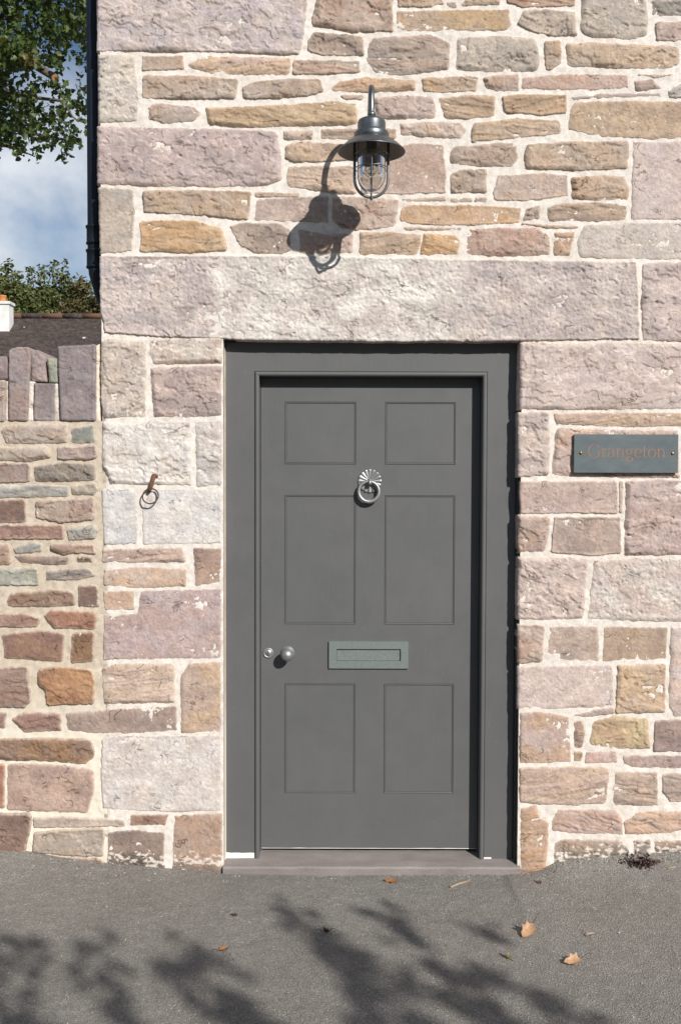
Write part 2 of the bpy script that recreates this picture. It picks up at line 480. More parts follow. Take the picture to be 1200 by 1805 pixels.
# ------------------------------------------------------------------ stone walls
XC = X(175, 300)                 # left corner of the house
ZTOP = Z(600, -260)
XR = X(2160, 900)
def is_free(px, py, garden):
    if garden == 2: return True
    if garden: return False
    return ((px < 181) & (py < 603)) | ((px > 386.5) & (px < 396) & (py > 590) & (py < 1536)) | ((px > 908.5) & (px < 919.5) & (py > 596) & (py < 1534)) | ((py > 592) & (py < 605) & (px > 392) & (px < 916))

def outline(poly, garden, rnd, seed, jit=1.0):
    """pixel polygon -> dense wobbly outline in metres plus a flag per point"""
    pts = [np.array(P(*p)) for p in poly]
    fr = [is_free(p[0], p[1], garden) for p in poly]
    area = sum(pts[i][0] * pts[(i + 1) % len(pts)][1] - pts[(i + 1) % len(pts)][0] * pts[i][1] for i in range(len(pts)))
    if area < 0: pts.reverse(); fr.reverse()
    n = len(pts); res = []; fl = []
    for i in range(n):
        a, b_, c_ = pts[i - 1], pts[i], pts[(i + 1) % n]
        la, lc = np.linalg.norm(a - b_), np.linalg.norm(c_ - b_)
        free = fr[i] and (fr[i - 1] or fr[(i + 1) % n])
        r = min(rnd * (.25 if free else 1), .33 * la, .33 * lc)
        p0 = b_ + (a - b_) / la * r; p2 = b_ + (c_ - b_) / lc * r
        for s in (0, .5, 1):
            res.append((1 - s) ** 2 * p0 + 2 * s * (1 - s) * b_ + s * s * p2)
            fl.append((fr[i], fr[i - 1] if s == 0 else fr[i], s, i))
    R = np.array(res); m = len(R)
    # dense resample, edge by edge
    D = []; FL = []
    for k in range(m):
        p, q = R[k], R[(k + 1) % m]
        i = fl[k][3]; s = fl[k][2]
        if s == 1: free = fr[i] and fr[(i + 1) % n]
        else: free = fr[i] and (fr[i - 1] and fr[(i + 1) % n] or (s == 0 and fr[i - 1]) or (s == .5 and fr[(i + 1) % n]))
        L = np.linalg.norm(q - p); c = max(1, int(round(L / .006)))
        for j in range(c):
            D.append(p + (q - p) * j / c); FL.append(free)
    D = np.array(D); FL = np.array(FL)
    tn = np.roll(D, -1, 0) - np.roll(D, 1, 0); tn /= np.maximum(np.linalg.norm(tn, axis=1), 1e-9)[:, None]
    nr = np.stack([tn[:, 1], -tn[:, 0]], -1)
    off = (.0062 if garden == 1 else .0045) + jit * (.0034 * fbm(D[:, 0] * 16, D[:, 1] * 16, seed, 2) + .0022 * vnoise(D[:, 0] * 70, D[:, 1] * 70, seed + 5))
    off = np.where(FL, off * .75 - .0015, off)
    return D + nr * off[:, None], FL

def inside(pts, poly):
    x, y = pts[:, 0], pts[:, 1]; ins = np.zeros(len(pts), bool)
    j = len(poly) - 1
    for i in range(len(poly)):
        xi, yi = poly[i]; xj, yj = poly[j]
        if yi != yj:
            c = ((yi > y) != (yj > y)) & (x < (xj - xi) * (y - yi) / (yj - yi) + xi)
            ins ^= c
        j = i
    return ins

K_EXP = 0.95            # picture value -> albedo
def dist_to(pts, q):
    d = np.full(len(pts), 9.0)
    if len(q) == 0: return d
    for a in range(0, len(pts), 4000):
        s = pts[a:a + 4000]
        d[a:a + 4000] = np.sqrt(((s[:, None, :] - q[None, :, :]) ** 2).sum(-1).min(1))
    return d
STONE_N = [0]
def stone(parent, poly, col, style='chip', col2=None, garden=0, spacing=.0043, prot=None, depth=.07, flake=0.0, name='stone', base_white=0.0, ydepth=0.0, pale=None):
    STONE_N[0] += 1
    seed = 100 + STONE_N[0] * 13
    rs = random.Random(seed)
    size = (max(p[1] for p in poly) - min(p[1] for p in poly))
    O, FL = outline(poly, garden, rs.uniform(.006, .012) if size > 25 else .004, seed)
    lo, hi = O.min(0), O.max(0)
    gxs = np.arange(lo[0], hi[0], spacing); gys = np.arange(lo[1], hi[1], spacing * .88)
    A, B = np.meshgrid(gxs, gys); A = A + (np.arange(len(gys)) % 2)[:, None] * spacing * .5
    pts = np.stack([A.ravel(), B.ravel()], -1)
    pts = pts + (RNG.random(pts.shape) - .5) * spacing * .3
    pts = pts[inside(pts, O)]
    d = dist_to(pts, O); pts = pts[d > spacing * .55]
    vin = [Vector(p) for p in O] + [Vector(p) for p in pts]
    ed = [(i, (i + 1) % len(O)) for i in range(len(O))]
    r = delaunay_2d_cdt(vin, ed, [], 1, 1e-6)
    Q = np.array([(v.x, v.y) for v in r[0]]); T = np.array([f for f in r[2] if len(f) == 3], dtype=np.int64)
    x, z = Q[:, 0], Q[:, 1]
    dn = dist_to(Q, O[~FL]); df = dist_to(Q, O[FL])
    hgt = hi[1] - lo[1]; wid = hi[0] - lo[0]
    b = prot if prot is not None else (rs.uniform(.0022, .0045) if rs.random() < .65 else rs.uniform(.006, .0095))
    if hgt < .05: b *= .75
    rr = min(.0065, hgt * .25)
    wob = .35 * fbm(x * 45, z * 45, seed + 1, 3)
    e = sstep(-.1, 1.0, dn / rr + wob * 1.1)
    h = -.0055 + (b + .0055) * e
    h = h - .006 * (1 - sstep(0, .010, df)) ** 1.5 - .0015
    en = .15 + .85 * sstep(.002, .02, np.minimum(dn, df + .004))
    # relief
    lowf = fbm(x * 5 + seed, z * 7, seed + 2, 3)
    ph = rs.uniform(-.25, .25); ca, sa = math.cos(ph), math.sin(ph)
    xr, zr = x * ca + z * sa, -x * sa + z * ca
    wx = .012 * fbm(x * 26, z * 26, seed + 3, 3); wz = .012 * fbm(x * 26, z * 26, seed + 4, 3)
    amp = {'chip': 1.0, 'rough': 1.15, 'lam': .55, 'smooth': .24, 'pit': .42}[style]
    rel = .0022 * lowf * amp
    mask = sstep(-.12, .28, fbm(x * 6.5, z * 6.5, seed + 6, 3))
    if style in ('chip', 'rough', 'smooth'):
        v, tl, ed_ = cells((xr + wx) * 17, (zr + wz) * 30, seed + 7)
        v2, tl2, e2 = cells((xr + wx * .7) * 38, (zr + wz * .7) * 62, seed + 8)
        rel = rel + amp * (.3 + .7 * mask) * (.0026 * (v - .5) + .0038 * tl) + amp * mask * (.0022 * (v2 - .5) + .0042 * tl2)
        # broad flakes broken off in ledges
        tt = fbm(xr * 4.2 + wx * 9, zr * 8 + wz * 9, seed + 9, 4) * 3.2
        fl_ = np.floor(tt); rel = rel + amp * .0052 * (fl_ + sstep(.90, 1.0, tt - fl_))
    if style == 'lam':
        rel = rel + .0032 * fbm(xr * 5, zr * 85 + 3 * lowf, seed + 7, 3) * (0.5 + mask)
        tt = fbm(xr * 3.0 + wx * 6, zr * 15 + wz * 6, seed + 9, 4) * 3.0
        fl_ = np.floor(tt); rel = rel + .0036 * (fl_ + sstep(.8, 1.0, tt - fl_))
    if style == 'pit':
        v, tl, ed_ = cells((xr + wx * .4) * 55, (zr + wz * .4) * 60, seed + 7)
        rel = rel - .0038 * (1 - sstep(.0, .34, ed_)) * 0 - .0048 * sstep(.45, .1, np.abs(v - .5) * 2 + .55 * (1 - sstep(0, .8, ed_))) + .006 * tl
        tt = fbm(xr * 3.6 + wx * 9, zr * 7 + wz * 9, seed + 9, 4) * 2.4
        fl_ = np.floor(tt); rel = rel + .0036 * (fl_ + sstep(.84, 1.0, tt - fl_))
    ck = np.abs(fbm(xr * 5 + wx * 14, zr * 9 + wz * 14, seed + 21, 4)); cm = sstep(.02, .22, fbm(x * 5.5, z * 5.5, seed + 22, 2))
    crack = (1 - sstep(.007, .024, ck)) * cm * {'chip': 1, 'rough': 1, 'lam': .7, 'smooth': .7, 'pit': .6}[style]
    rel = rel - .0042 * crack
    rel = rel + .0016 * fbm(x * 85, z * 85, seed + 10, 3)
    rel = rel + rs.uniform(-.012, .012) * (x - x.mean()) / max(wid, .15) * .5 + rs.uniform(-.004, .007) * (z - z.mean()) / max(hgt, .1) * .5
    lo_, hi_ = np.percentile(rel, 2.0), np.percentile(rel, 99)
    if hi_ - lo_ > .017: rel = rel * .017 / (hi_ - lo_); lo_ = np.percentile(rel, 2.0)
    rel = np.maximum(rel - lo_ - (b - .0020), -(b - .0012))
    h = h + rel * en
    # colour
    def ds(c):
        m_ = sum(c) / 3; k_ = .40 if garden != 1 else .32
        return tuple(min(255, (v * (1 - k_) + m_ * k_) * 1.02) for v in c)
    c1 = lin(ds(col)) * K_EXP
    if col2 is None:
        k = rs.random()
        c2 = c1 * (np.array([.80, .80, .83]) if k < .45 else np.array([1.02, .94, .86]) if k < .75 else np.array([.90, .80, .76]))
    else: c2 = lin(ds(col2)) * K_EXP
    if style == 'lam': m = fbm(xr * 3, zr * 26, seed + 11, 4)
    else: m = fbm(xr * 7, zr * 10, seed + 11, 4)
    m = sstep(-.30, .38, m)[:, None]
    C = c1 * (1 - m) + c2 * m
    C = C * (1 - .28 * crack)[:, None]  # cracks darkened in the colour, part grime, part painted shade
    C = C * (1 + .20 * fbm(x * 13, z * 18, seed + 12, 4) + .10 * fbm(x * 55, z * 60, seed + 33, 3))[:, None] * rs.uniform(.97, 1.04)
    sat = fbm(x * 9 + 5, z * 9, seed + 13, 3)[:, None]
    C = C * (1 + sat * np.array([.035, -.002, -.045]))
    # limewash / mortar smears
    cream = np.array([.74, .68, .60])
    sm = fbm(x * (34 + 40 * (flake > .1)), z * (42 + 30 * (flake > .1)), seed + 14, 4) + .55 * fbm(x * 4, z * 4, seed + 15, 2) - .30 * sstep(0, .03, dn) + flake
    sm = sstep(.80, .92, sm)[:, None] * .8
    C = C * (1 - sm) + cream * sm
    # haze of lime near the joints
    ew = (.62 * (1 - sstep(0, .013, dn + .012 * wob)))[:, None]
    C = C * (1 - ew) + np.array([.66, .58, .50]) * ew
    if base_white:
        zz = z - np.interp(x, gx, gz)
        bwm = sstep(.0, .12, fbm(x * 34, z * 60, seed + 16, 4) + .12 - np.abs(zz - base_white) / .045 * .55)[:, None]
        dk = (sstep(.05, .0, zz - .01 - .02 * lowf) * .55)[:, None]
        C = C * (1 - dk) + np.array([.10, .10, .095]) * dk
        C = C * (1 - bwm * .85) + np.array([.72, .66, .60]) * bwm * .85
    if pale:
        pw = (sstep(pale[0], pale[0] + .05, x + .03 * fbm(x * 9, z * 9, seed + 30, 3)) * sstep(pale[1], pale[1] - .35, x + .12 * fbm(x * 6, z * 6, seed + 31, 3)) * (.45 + .55 * sstep(-.3, .25, fbm(x * 8, z * 8, seed + 32, 3))))[:, None]
        C = C * (1 - pw) + C.mean(1)[:, None] * np.array([1.26, 1.20, 1.13]) * pw * 1.1
    C = C * np.array([1.03, 1.0, .967])
    C = np.clip(C, .02, .85)
    n0 = len(Q)
    V = np.stack([x, -h + ydepth, z], -1)
    # skirt going back into the wall
    E = np.concatenate([T[:, [0, 1]], T[:, [1, 2]], T[:, [2, 0]]])
    key = np.sort(E, 1); key = key[:, 0] * n0 + key[:, 1]
    u, inv, cnt = np.unique(key, return_inverse=True, return_counts=True)
    BE = E[cnt[inv] == 1]
    bv = np.unique(BE)
    mapb = np.full(n0, -1); mapb[bv] = n0 + np.arange(len(bv))
    SV = V[bv].copy(); SV[:, 1] = ydepth + depth
    V = np.concatenate([V, SV]); C = np.concatenate([C, C[bv] * .95])
    # orientation so that the front looks to -y
    a_, b_, c_ = V[T[:, 0]], V[T[:, 1]], V[T[:, 2]]
    if np.cross(b_ - a_, c_ - a_)[:, 1].mean() > 0:
        T = T[:, ::-1]; BE = BE[:, ::-1]
    q1 = np.stack([BE[:, 1], BE[:, 0], mapb[BE[:, 0]]], -1); q2 = np.stack([BE[:, 1], mapb[BE[:, 0]], mapb[BE[:, 1]]], -1)
    F = np.concatenate([T, q1, q2])
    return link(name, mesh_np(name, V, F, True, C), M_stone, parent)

def mortar_grid(name, xs0, xs1, zs0, zs1, holes, sp, m, parent, amp=.0030, yoff=0.0, topfn=None):
    cx = sorted(set([xs0, xs1] + [h[0] for h in holes] + [h[1] for h in holes]))
    cz = sorted(set([zs0, zs1] + [h[2] for h in holes] + [h[3] for h in holes]))
    def cuts(c):
        r = []
        for a, b_ in zip(c[:-1], c[1:]):
            n = max(1, int((b_ - a) / sp)); r += list(a + (b_ - a) * np.arange(n) / n)
        return np.array(r + [c[-1]])
    gx_, gz_ = cuts(cx), cuts(cz)
    A, B = np.meshgrid(gx_, gz_)
    Y = yoff - amp * fbm(A * 30, B * 30, 900, 4) - .0022 * fbm(A * 7, B * 7, 910, 2) - .0013 * vnoise(A * 75, B * 75, 915)
    if parent.name == 'stone_house': Y = Y + .008 * (1 - sstep(.0, .022, A - xs0)) * (B < ZJ)
    V = np.stack([A, Y, B], -1).reshape(-1, 3)
    nx_, nz_ = len(gx_), len(gz_); idx = np.arange(nx_ * nz_).reshape(nz_, nx_)
    mx_ = (gx_[:-1] + gx_[1:]) / 2; mz_ = (gz_[:-1] + gz_[1:]) / 2
    MA, MB_ = np.meshgrid(mx_, mz_); keep = np.ones(MA.shape, bool)
    for h in holes: keep &= ~((MA > h[0]) & (MA < h[1]) & (MB_ > h[2]) & (MB_ < h[3]))
    F = np.stack([idx[:-1, :-1], idx[:-1, 1:], idx[1:, 1:], idx[1:, :-1]], -1)[keep]
    return link(name, mesh_np(name, V, F), m, parent)

house = empty('stone_house', (0, 0, 0))
tag(house, 'pale pink and buff coursed sandstone house front with white lime joints', 'house')
XL_O = X(394, 1000); XR_O = X(916, 1000); Z_O = Z(655, 594); ZB = -.15
XJ = X(179, 1000)
# above the garden wall the corner is free; below it the two walls meet at XJ
ZJ = Z(179, 606)
mortar_grid('mortar', X(178, 300), X(1455, 900), ZB, ZTOP, [(XL_O, XR_O, ZB, Z_O)], .0065, M_mortar, house)
mortar_grid('mortar', X(1455, 900), XR, ZB, ZTOP, [], .03, M_mortar, house)
# solid masonry behind the face, in butted blocks round the doorway
core = MB()
core.box(X(178, 300), XL_O, .004, 5.0, ZB, ZTOP)
core.box(XR_O, XR, .004, 5.0, ZB, ZTOP)
core.box(XL_O, XR_O, .004, 5.0, Z_O, ZTOP)
core.box(XL_O, XR_O, .35, 5.0, ZB, Z_O)
core.build('wall_core', M_core, house)

S = []
def s(poly, col, style='chip', **kw): S.append((poly, col, style, kw))
p_, g_, o_c, t_, d_, w_ = (197, 173, 165), (200, 186, 174), (198, 160, 120), (190, 166, 146), (168, 147, 133), (213, 206, 200)
pk, ot = (193, 164, 152), (196, 163, 133)
# --- upper wall
s([(172,-40),(542,-40),(541,10),(537,48),(528,97),(395,92),(172,90)], (194,175,167), 'rough', col2=(182,166,168), depth=.3)
s([(173,96),(236,97),(240,130),(244,170),(243,214),(174,217)], (199,187,174), 'chip', col2=(205,190,172), depth=.3)
s([(252,99),(323,99),(325,122),(252,125)], (186,158,135), 'smooth')
s([(331,113),(357,99),(440,100),(514,103),(510,132),(430,132),(373,130),(340,122)], (203,165,128), 'lam', col2=(200,165,145))
s([(518,106),(560,106),(633,108),(634,128),(575,131),(517,132)], t_, 'lam')
s([(253,133),(340,134),(420,140),(416,174),(320,175),(252,173)], (180,158,140), 'rough')
s([(428,153),(450,144),(520,139),(565,139),(570,161),(540,170),(480,175),(430,174)], (178,157,142), 'rough')
s([(261,190),(273,182),(345,189),(355,200),(342,215),(290,217),(262,210)], (186,163,150))
s([(362,190),(450,187),(530,183),(580,178),(630,183),(629,221),(540,223),(440,225),(370,221)], (200,165,122), 'lam', col2=(188,152,112))
s([(598,168),(641,168),(636,176),(608,175)], t_, 'lam')
s([(172,223),(330,226),(488,231),(494,260),(497,318),(460,328),(300,330),(172,324)], (193,168,161), 'rough', col2=(184,160,158), depth=.3)
s([(499,231),(551,230),(550,246),(520,248),(500,246)], t_)
s([(566,228),(640,226),(698,228),(697,244),(640,247),(566,243)], ot, 'lam')
s([(504,256),(530,250),(590,252),(625,258),(625,282),(560,285),(520,286),(504,280)], (203,168,136))
s([(507,294),(560,292),(626,293),(628,343),(585,341),(540,334),(506,328)], (202,170,142), 'lam')
s([(640,300),(662,290),(690,262),(715,256),(730,253),(780,256),(786,300),(785,340),(715,342),(636,341)], (193,162,143), 'smooth', col2=(184,150,132))
s([(709,350),(784,346),(787,354),(709,356)], t_, 'lam')
s([(449,338),(528,340),(526,348),(450,347)], ot, 'lam')
s([(452,352),(530,347),(580,346),(578,392),(500,390),(450,388)], (197,168,152), 'smooth')
s([(586,346),(640,347),(702,352),(697,400),(640,406),(600,402),(585,390)], (196,168,150))
s([(252,337),(330,335),(443,338),(441,370),(436,388),(360,380),(255,374)], (184,156,134), 'chip', col2=(196,160,122))
s([(246,392),(270,389),(340,389),(390,402),(398,425),(402,443),(320,445),(248,443),(250,420)], (204,165,120), 'lam', col2=(200,150,98))
s([(404,399),(430,393),(490,394),(513,404),(512,440),(495,448),(450,446),(425,433)], (182,157,138))
s([(174,331),(236,334),(237,380),(233,443),(177,447)], (193,176,158), 'smooth', col2=(180,165,150), flake=.08, depth=.3)
s([(527,405),(570,412),(622,412),(622,446),(575,448),(528,446)], pk)
s([(634,410),(690,408),(742,414),(740,430),(734,449),(634,448)], (194,160,130), 'lam', col2=(200,155,108))
s([(746,412),(800,414),(812,424),(806,448),(740,449)], (204,162,112), 'lam')
s([(707,400),(815,401),(812,406),(716,407)], ot, 'lam')
s([(706,372),(716,362),(800,361),(860,363),(918,367),(915,393),(820,397),(725,395),(706,388)], (203,163,128), 'smooth', col2=(208,158,108))
s([(823,405),(870,401),(950,403),(968,420),(969,449),(900,452),(821,449)], (193,161,143))
s([(976,410),(1011,409),(1008,430),(1004,451),(975,451)], ot)
s([(920,394),(975,397),(1020,399),(1018,403),(960,402)], ot, 'lam')
s([(921,388),(928,366),(952,362),(950,386)], t_)
s([(964,366),(990,358),(1045,356),(1105,362),(1102,388),(1040,390),(966,391)], (192,160,132), 'lam')
s([(1016,430),(1028,398),(1100,393),(1240,391),(1240,459),(1100,456),(1022,454)], (199,185,174), 'smooth', col2=(192,178,166))
s([(1116,250),(1240,249),(1240,386),(1111,387),(1114,320)], (203,180,170), 'smooth', col2=(196,174,168))
s([(1006,313),(1060,308),(1100,310),(1109,335),(1105,352),(1050,354),(1006,352)], (190,160,133))
s([(869,340),(879,310),(955,305),(998,310),(1001,345),(930,354),(871,353)], (194,168,153), 'smooth', col2=(196,160,132))
s([(792,309),(808,299),(855,299),(858,339),(795,340)], (176,152,135), 'rough')
s([(794,349),(832,349),(832,356),(794,356)], t_, 'lam')
s([(836,348),(860,348),(858,356),(836,356)], t_, 'lam')
s([(793,270),(800,259),(850,254),(908,251),(913,280),(900,293),(850,294),(795,289)], (182,152,130), 'chip', col2=(168,146,130))
s([(924,272),(929,255),(1010,249),(1106,249),(1108,270),(1105,297),(1010,301),(927,297)], (192,162,134), 'chip', col2=(182,156,136))
s([(1002,215),(1004,195),(1012,180),(1100,177),(1240,180),(1240,243),(1140,245),(1060,240),(1000,228)], (194,160,126), 'smooth', col2=(180,148,120))
s([(831,228),(836,218),(910,208),(985,213),(988,236),(930,241),(870,248),(831,250)], (198,163,124), 'lam', col2=(190,160,134))
s([(883,170),(930,166),(998,167),(997,200),(940,203),(890,198)], (196,156,116), 'lam')
s([(772,172),(840,167),(873,169),(870,205),(830,210),(785,210)], (194,158,122), 'lam')
s([(659,172),(720,168),(763,170),(768,190),(766,209),(720,210),(663,209)], (194,165,150), 'rough')
s([(705,217),(760,214),(812,216),(822,230),(810,244),(760,243),(706,238)], (192,168,152))
s([(583,155),(600,143),(645,136),(730,141),(732,160),(660,163),(585,161)], (193,158,128), 'lam')
s([(743,138),(790,135),(843,135),(838,160),(790,163),(745,162)], (186,156,130), 'lam', col2=(200,156,110))
s([(852,138),(870,133),(913,131),(914,160),(880,162),(855,154)], (180,153,138))
s([(920,137),(1000,130),(1106,132),(1107,155),(1020,158),(919,156)], (192,160,146), 'smooth')
s([(1117,142),(1150,140),(1165,156),(1120,161)], (182,156,145))
s([(1124,132),(1190,131),(1160,137)], t_, 'lam')
s([(1174,162),(1205,145),(1240,145),(1240,175),(1180,172)], (190,180,168))
s([(1006,172),(1060,165),(1160,164),(1165,170),(1080,172),(1010,175)], pk, 'lam')
s([(997,77),(1040,75),(1195,82),(1197,112),(1175,121),(1080,120),(1000,117)], (196,164,132), 'chip', col2=(188,162,138))
s([(959,73),(987,72),(988,112),(970,124),(960,124)], (178,152,130))
s([(805,67),(880,63),(943,68),(951,100),(948,125),(870,128),(804,122)], (186,170,152), 'chip', col2=(176,160,144))
s([(647,100),(650,78),(660,66),(760,61),(793,76),(790,122),(740,130),(700,133),(665,130),(647,111)], (166,146,133), 'lam', col2=(178,150,130), flake=.12)
s([(543,72),(553,58),(640,65),(641,97),(573,99),(542,90)], (176,150,130), 'rough')
s([(551,30),(560,-5),(600,-12),(692,-10),(693,55),(620,57),(551,44)], (184,158,140), 'rough')
s([(700,20),(780,18),(896,17),(900,45),(890,53),(800,54),(720,56),(700,50)], (192,160,130), 'smooth', col2=(200,160,112))
s([(701,-14),(770,-14),(783,6),(760,12),(701,13)], ot)
s([(910,43),(922,20),(960,17),(1013,22),(1016,63),(970,63),(945,58)], (192,170,150))
s([(890,-16),(1012,-14),(1012,11),(920,13),(895,5)], (188,150,122), 'lam')
s([(1024,-14),(1136,-14),(1142,35),(1138,62),(1110,70),(1040,66),(1023,55)], (190,174,156), 'rough', col2=(178,164,150))
s([(1147,0),(1240,-4),(1240,29),(1148,27)], (152,148,143))
s([(1155,40),(1240,38),(1240,72),(1156,72)], (196,168,152))
s([(787,5),(802,4),(805,13),(792,13)], d_)
s([(813,9),(825,-8),(880,-8),(881,10)], ot)
s([(1204,76),(1240,76),(1240,128),(1206,125)], t_)
# --- lintel
s([(177,452),(500,451),(800,458),(1119,462),(1124,530),(1126,597),(1000,599),(915,600),(840,601),(640,601),(520,600),(395,597),(300,594),(187,586),(178,540)], (202,184,176), 'pit', name='lintel', depth=.3, prot=.012, pale=(X(368, 520), X(890, 520)))
s([(1132,464),(1240,462),(1240,604),(1132,600),(1130,530)], (201,178,168))
# --- right of the door
s([(916,604),(1013,606),(1110,604),(1240,608),(1240,720),(1060,722),(914,721)], (203,181,172), 'rough', col2=(196,172,163), depth=.15)
s([(913,728),(965,727),(968,770),(966,837),(912,840)], (202,180,167), 'chip', depth=.15)
s([(976,729),(1100,727),(1240,727),(1240,750),(1100,753),(980,747)], (204,168,134), 'lam', col2=(192,158,138))
s([(978,764),(982,754),(1090,757),(1194,758),(1196,842),(1100,843),(971,838)], (196,168,157))
s([(1203,757),(1240,757),(1240,842),(1203,842)], pk)
s([(916,849),(1000,848),(1086,848),(1088,905),(990,904),(917,905)], (198,168,156), 'smooth', col2=(192,160,150), depth=.15)
s([(1091,849),(1097,849),(1096,905),(1091,905)], p_, 'smooth')
s([(1103,850),(1160,846),(1240,848),(1240,978),(1170,979),(1100,978),(1101,910)], (194,166,158), 'chip', col2=(188,158,148))
s([(913,909),(969,912),(966,945),(958,971),(913,975)], (184,154,140), 'rough', depth=.15)
s([(977,911),(1093,912),(1093,974),(1050,979),(971,973)], (189,160,144), 'smooth')
s([(913,982),(1036,984),(1031,1050),(1027,1090),(990,1092),(912,1092)], (203,179,168), 'chip', col2=(196,170,160), depth=.15)
s([(1046,988),(1150,984),(1240,986),(1240,1097),(1100,1094),(1036,1090),(1040,1040)], (207,193,182), 'pit', col2=(200,176,166))
s([(912,1101),(960,1102),(954,1166),(912,1169)], (192,166,150), 'chip', depth=.15)
s([(969,1104),(1053,1104),(1055,1165),(992,1163),(964,1152)], (192,164,146), 'smooth')
s([(1063,1105),(1176,1105),(1173,1162),(1062,1165)], (186,152,122), 'smooth', col2=(178,148,126))
s([(1181,1106),(1240,1104),(1240,1262),(1190,1262),(1178,1246),(1180,1170)], (198,176,168), 'smooth')
s([(912,1175),(1000,1173),(1080,1172),(1081,1243),(1000,1249),(912,1249)], (207,182,172), 'smooth', col2=(200,176,168), depth=.15)
s([(1088,1172),(1172,1171),(1171,1255),(1085,1257)], (194,162,134), 'chip', col2=(204,166,126))
s([(915,1256),(950,1254),(1002,1262),(1005,1343),(950,1345),(914,1346)], (190,160,150), 'smooth', col2=(198,158,128), depth=.15)
s([(1008,1260),(1050,1251),(1080,1248),(1081,1256),(1030,1264)], pk, 'smooth')
s([(1011,1271),(1024,1269),(1031,1290),(1027,1318),(1012,1318)], (174,140,120))
s([(1038,1305),(1045,1272),(1080,1263),(1141,1266),(1145,1318),(1093,1320),(1042,1314)], (202,172,122), 'chip', col2=(190,152,112))
s([(1154,1270),(1240,1268),(1240,1324),(1151,1324)], (170,140,128), 'smooth')
s([(1012,1325),(1026,1325),(1024,1341),(1012,1341)], o_c)
s([(1033,1326),(1086,1323),(1087,1343),(1030,1345)], (200,168,158), 'smooth')
s([(1096,1332),(1240,1330),(1240,1354),(1120,1353),(1100,1346)], (184,152,142), 'smooth')
s([(915,1354),(1000,1351),(1073,1353),(1068,1415),(1000,1418),(915,1414)], (194,160,142), 'lam', col2=(200,166,136), depth=.15)
s([(1085,1359),(1157,1362),(1160,1420),(1081,1419),(1080,1390)], (186,158,138), 'lam', col2=(166,140,124))
s([(1166,1365),(1240,1362),(1240,1412),(1180,1413),(1168,1395)], (182,156,138), 'lam')
s([(917,1425),(944,1419),(952,1443),(967,1448),(962,1530),(950,1545),(917,1550)], (196,154,126), 'lam', col2=(204,152,108), depth=.15)
s([(972,1447),(981,1427),(1085,1428),(1097,1444),(1096,1471),(1010,1468),(973,1463)], (190,158,146), 'lam')
s([(1099,1449),(1128,1431),(1240,1428),(1240,1457),(1170,1469),(1101,1470)], (198,164,142), 'lam')
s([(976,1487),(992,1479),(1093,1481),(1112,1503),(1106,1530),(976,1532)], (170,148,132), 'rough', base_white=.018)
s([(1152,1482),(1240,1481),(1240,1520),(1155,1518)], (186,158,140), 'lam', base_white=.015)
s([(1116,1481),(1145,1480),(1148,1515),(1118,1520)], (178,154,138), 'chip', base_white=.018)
# --- left of the door
s([(181,600),(205,597),(258,604),(257,735),(184,737),(179,700),(179,630)], (203,184,168), 'chip', flake=.50, depth=.2)
s([(265,599),(386,595),(391,597),(391,640),(270,642),(264,620)], (204,190,176), 'chip', depth=.15)
s([(266,648),(383,645),(391,646),(391,732),(340,735),(272,735)], (194,168,158), 'chip', depth=.15)
s([(182,744),(240,748),(270,742),(336,744),(338,855),(195,853),(181,820)], (211,204,198), 'chip', col2=(206,196,186))
s([(345,744),(386,741),(391,742),(391,856),(347,857)], (210,200,192), 'chip', depth=.15)
s([(181,863),(238,862),(243,900),(242,958),(184,960)], (214,210,206), 'smooth')
s([(262,870),(280,863),(300,862),(391,863),(391,957),(253,960),(252,900)], (212,206,202), 'smooth', col2=(208,202,200), depth=.15)
s([(182,968),(321,965),(326,990),(235,992),(181,990)], (203,168,148), 'lam')
s([(342,966),(391,966),(391,1026),(345,1032)], (186,148,126), 'smooth', depth=.15)
s([(184,1004),(240,999),(328,1003),(328,1033),(246,1037),(185,1031)], (203,172,150), 'smooth')
s([(182,1042),(237,1041),(237,1074),(186,1076)], (200,168,146), 'smooth')
s([(248,1041),(391,1038),(391,1160),(183,1162),(184,1085),(243,1082)], (188,160,158), 'smooth', col2=(182,150,142), depth=.15)
s([(181,1178),(205,1170),(308,1170),(309,1239),(184,1240)], (207,178,158), 'lam', col2=(202,168,140))
s([(319,1190),(331,1170),(391,1166),(391,1288),(319,1292)], (188,158,140), 'smooth', col2=(200,162,126), depth=.15)
s([(181,1302),(210,1297),(391,1296),(391,1428),(320,1431),(230,1428),(182,1424),(179,1370)], (208,198,192), 'smooth', col2=(202,188,180), depth=.15)
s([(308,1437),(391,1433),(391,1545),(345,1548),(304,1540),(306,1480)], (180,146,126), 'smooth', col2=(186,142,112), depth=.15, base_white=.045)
# shared with the garden wall at the foot
s([(118,1258),(180,1252),(310,1244),(313,1288),(240,1292),(184,1292),(120,1287)], (180,150,134), 'smooth')
s([(60,1442),(110,1440),(219,1445),(221,1456),(130,1458),(61,1458)], (196,174,154), 'smooth')
s([(232,1437),(297,1436),(291,1454),(230,1455)], (170,126,104), 'smooth')
s([(62,1468),(113,1463),(184,1461),(182,1508),(143,1508),(59,1502)], (172,156,142), 'rough')
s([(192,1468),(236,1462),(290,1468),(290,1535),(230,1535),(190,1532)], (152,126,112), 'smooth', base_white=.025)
s([(70,1506),(140,1512),(182,1515),(182,1535),(110,1530),(70,1520)], (184,156,134), 'smooth')
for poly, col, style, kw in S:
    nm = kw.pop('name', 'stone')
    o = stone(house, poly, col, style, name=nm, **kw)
    if nm == 'lintel': o['label'] = 'long pale pitted lintel stone over the doorway'
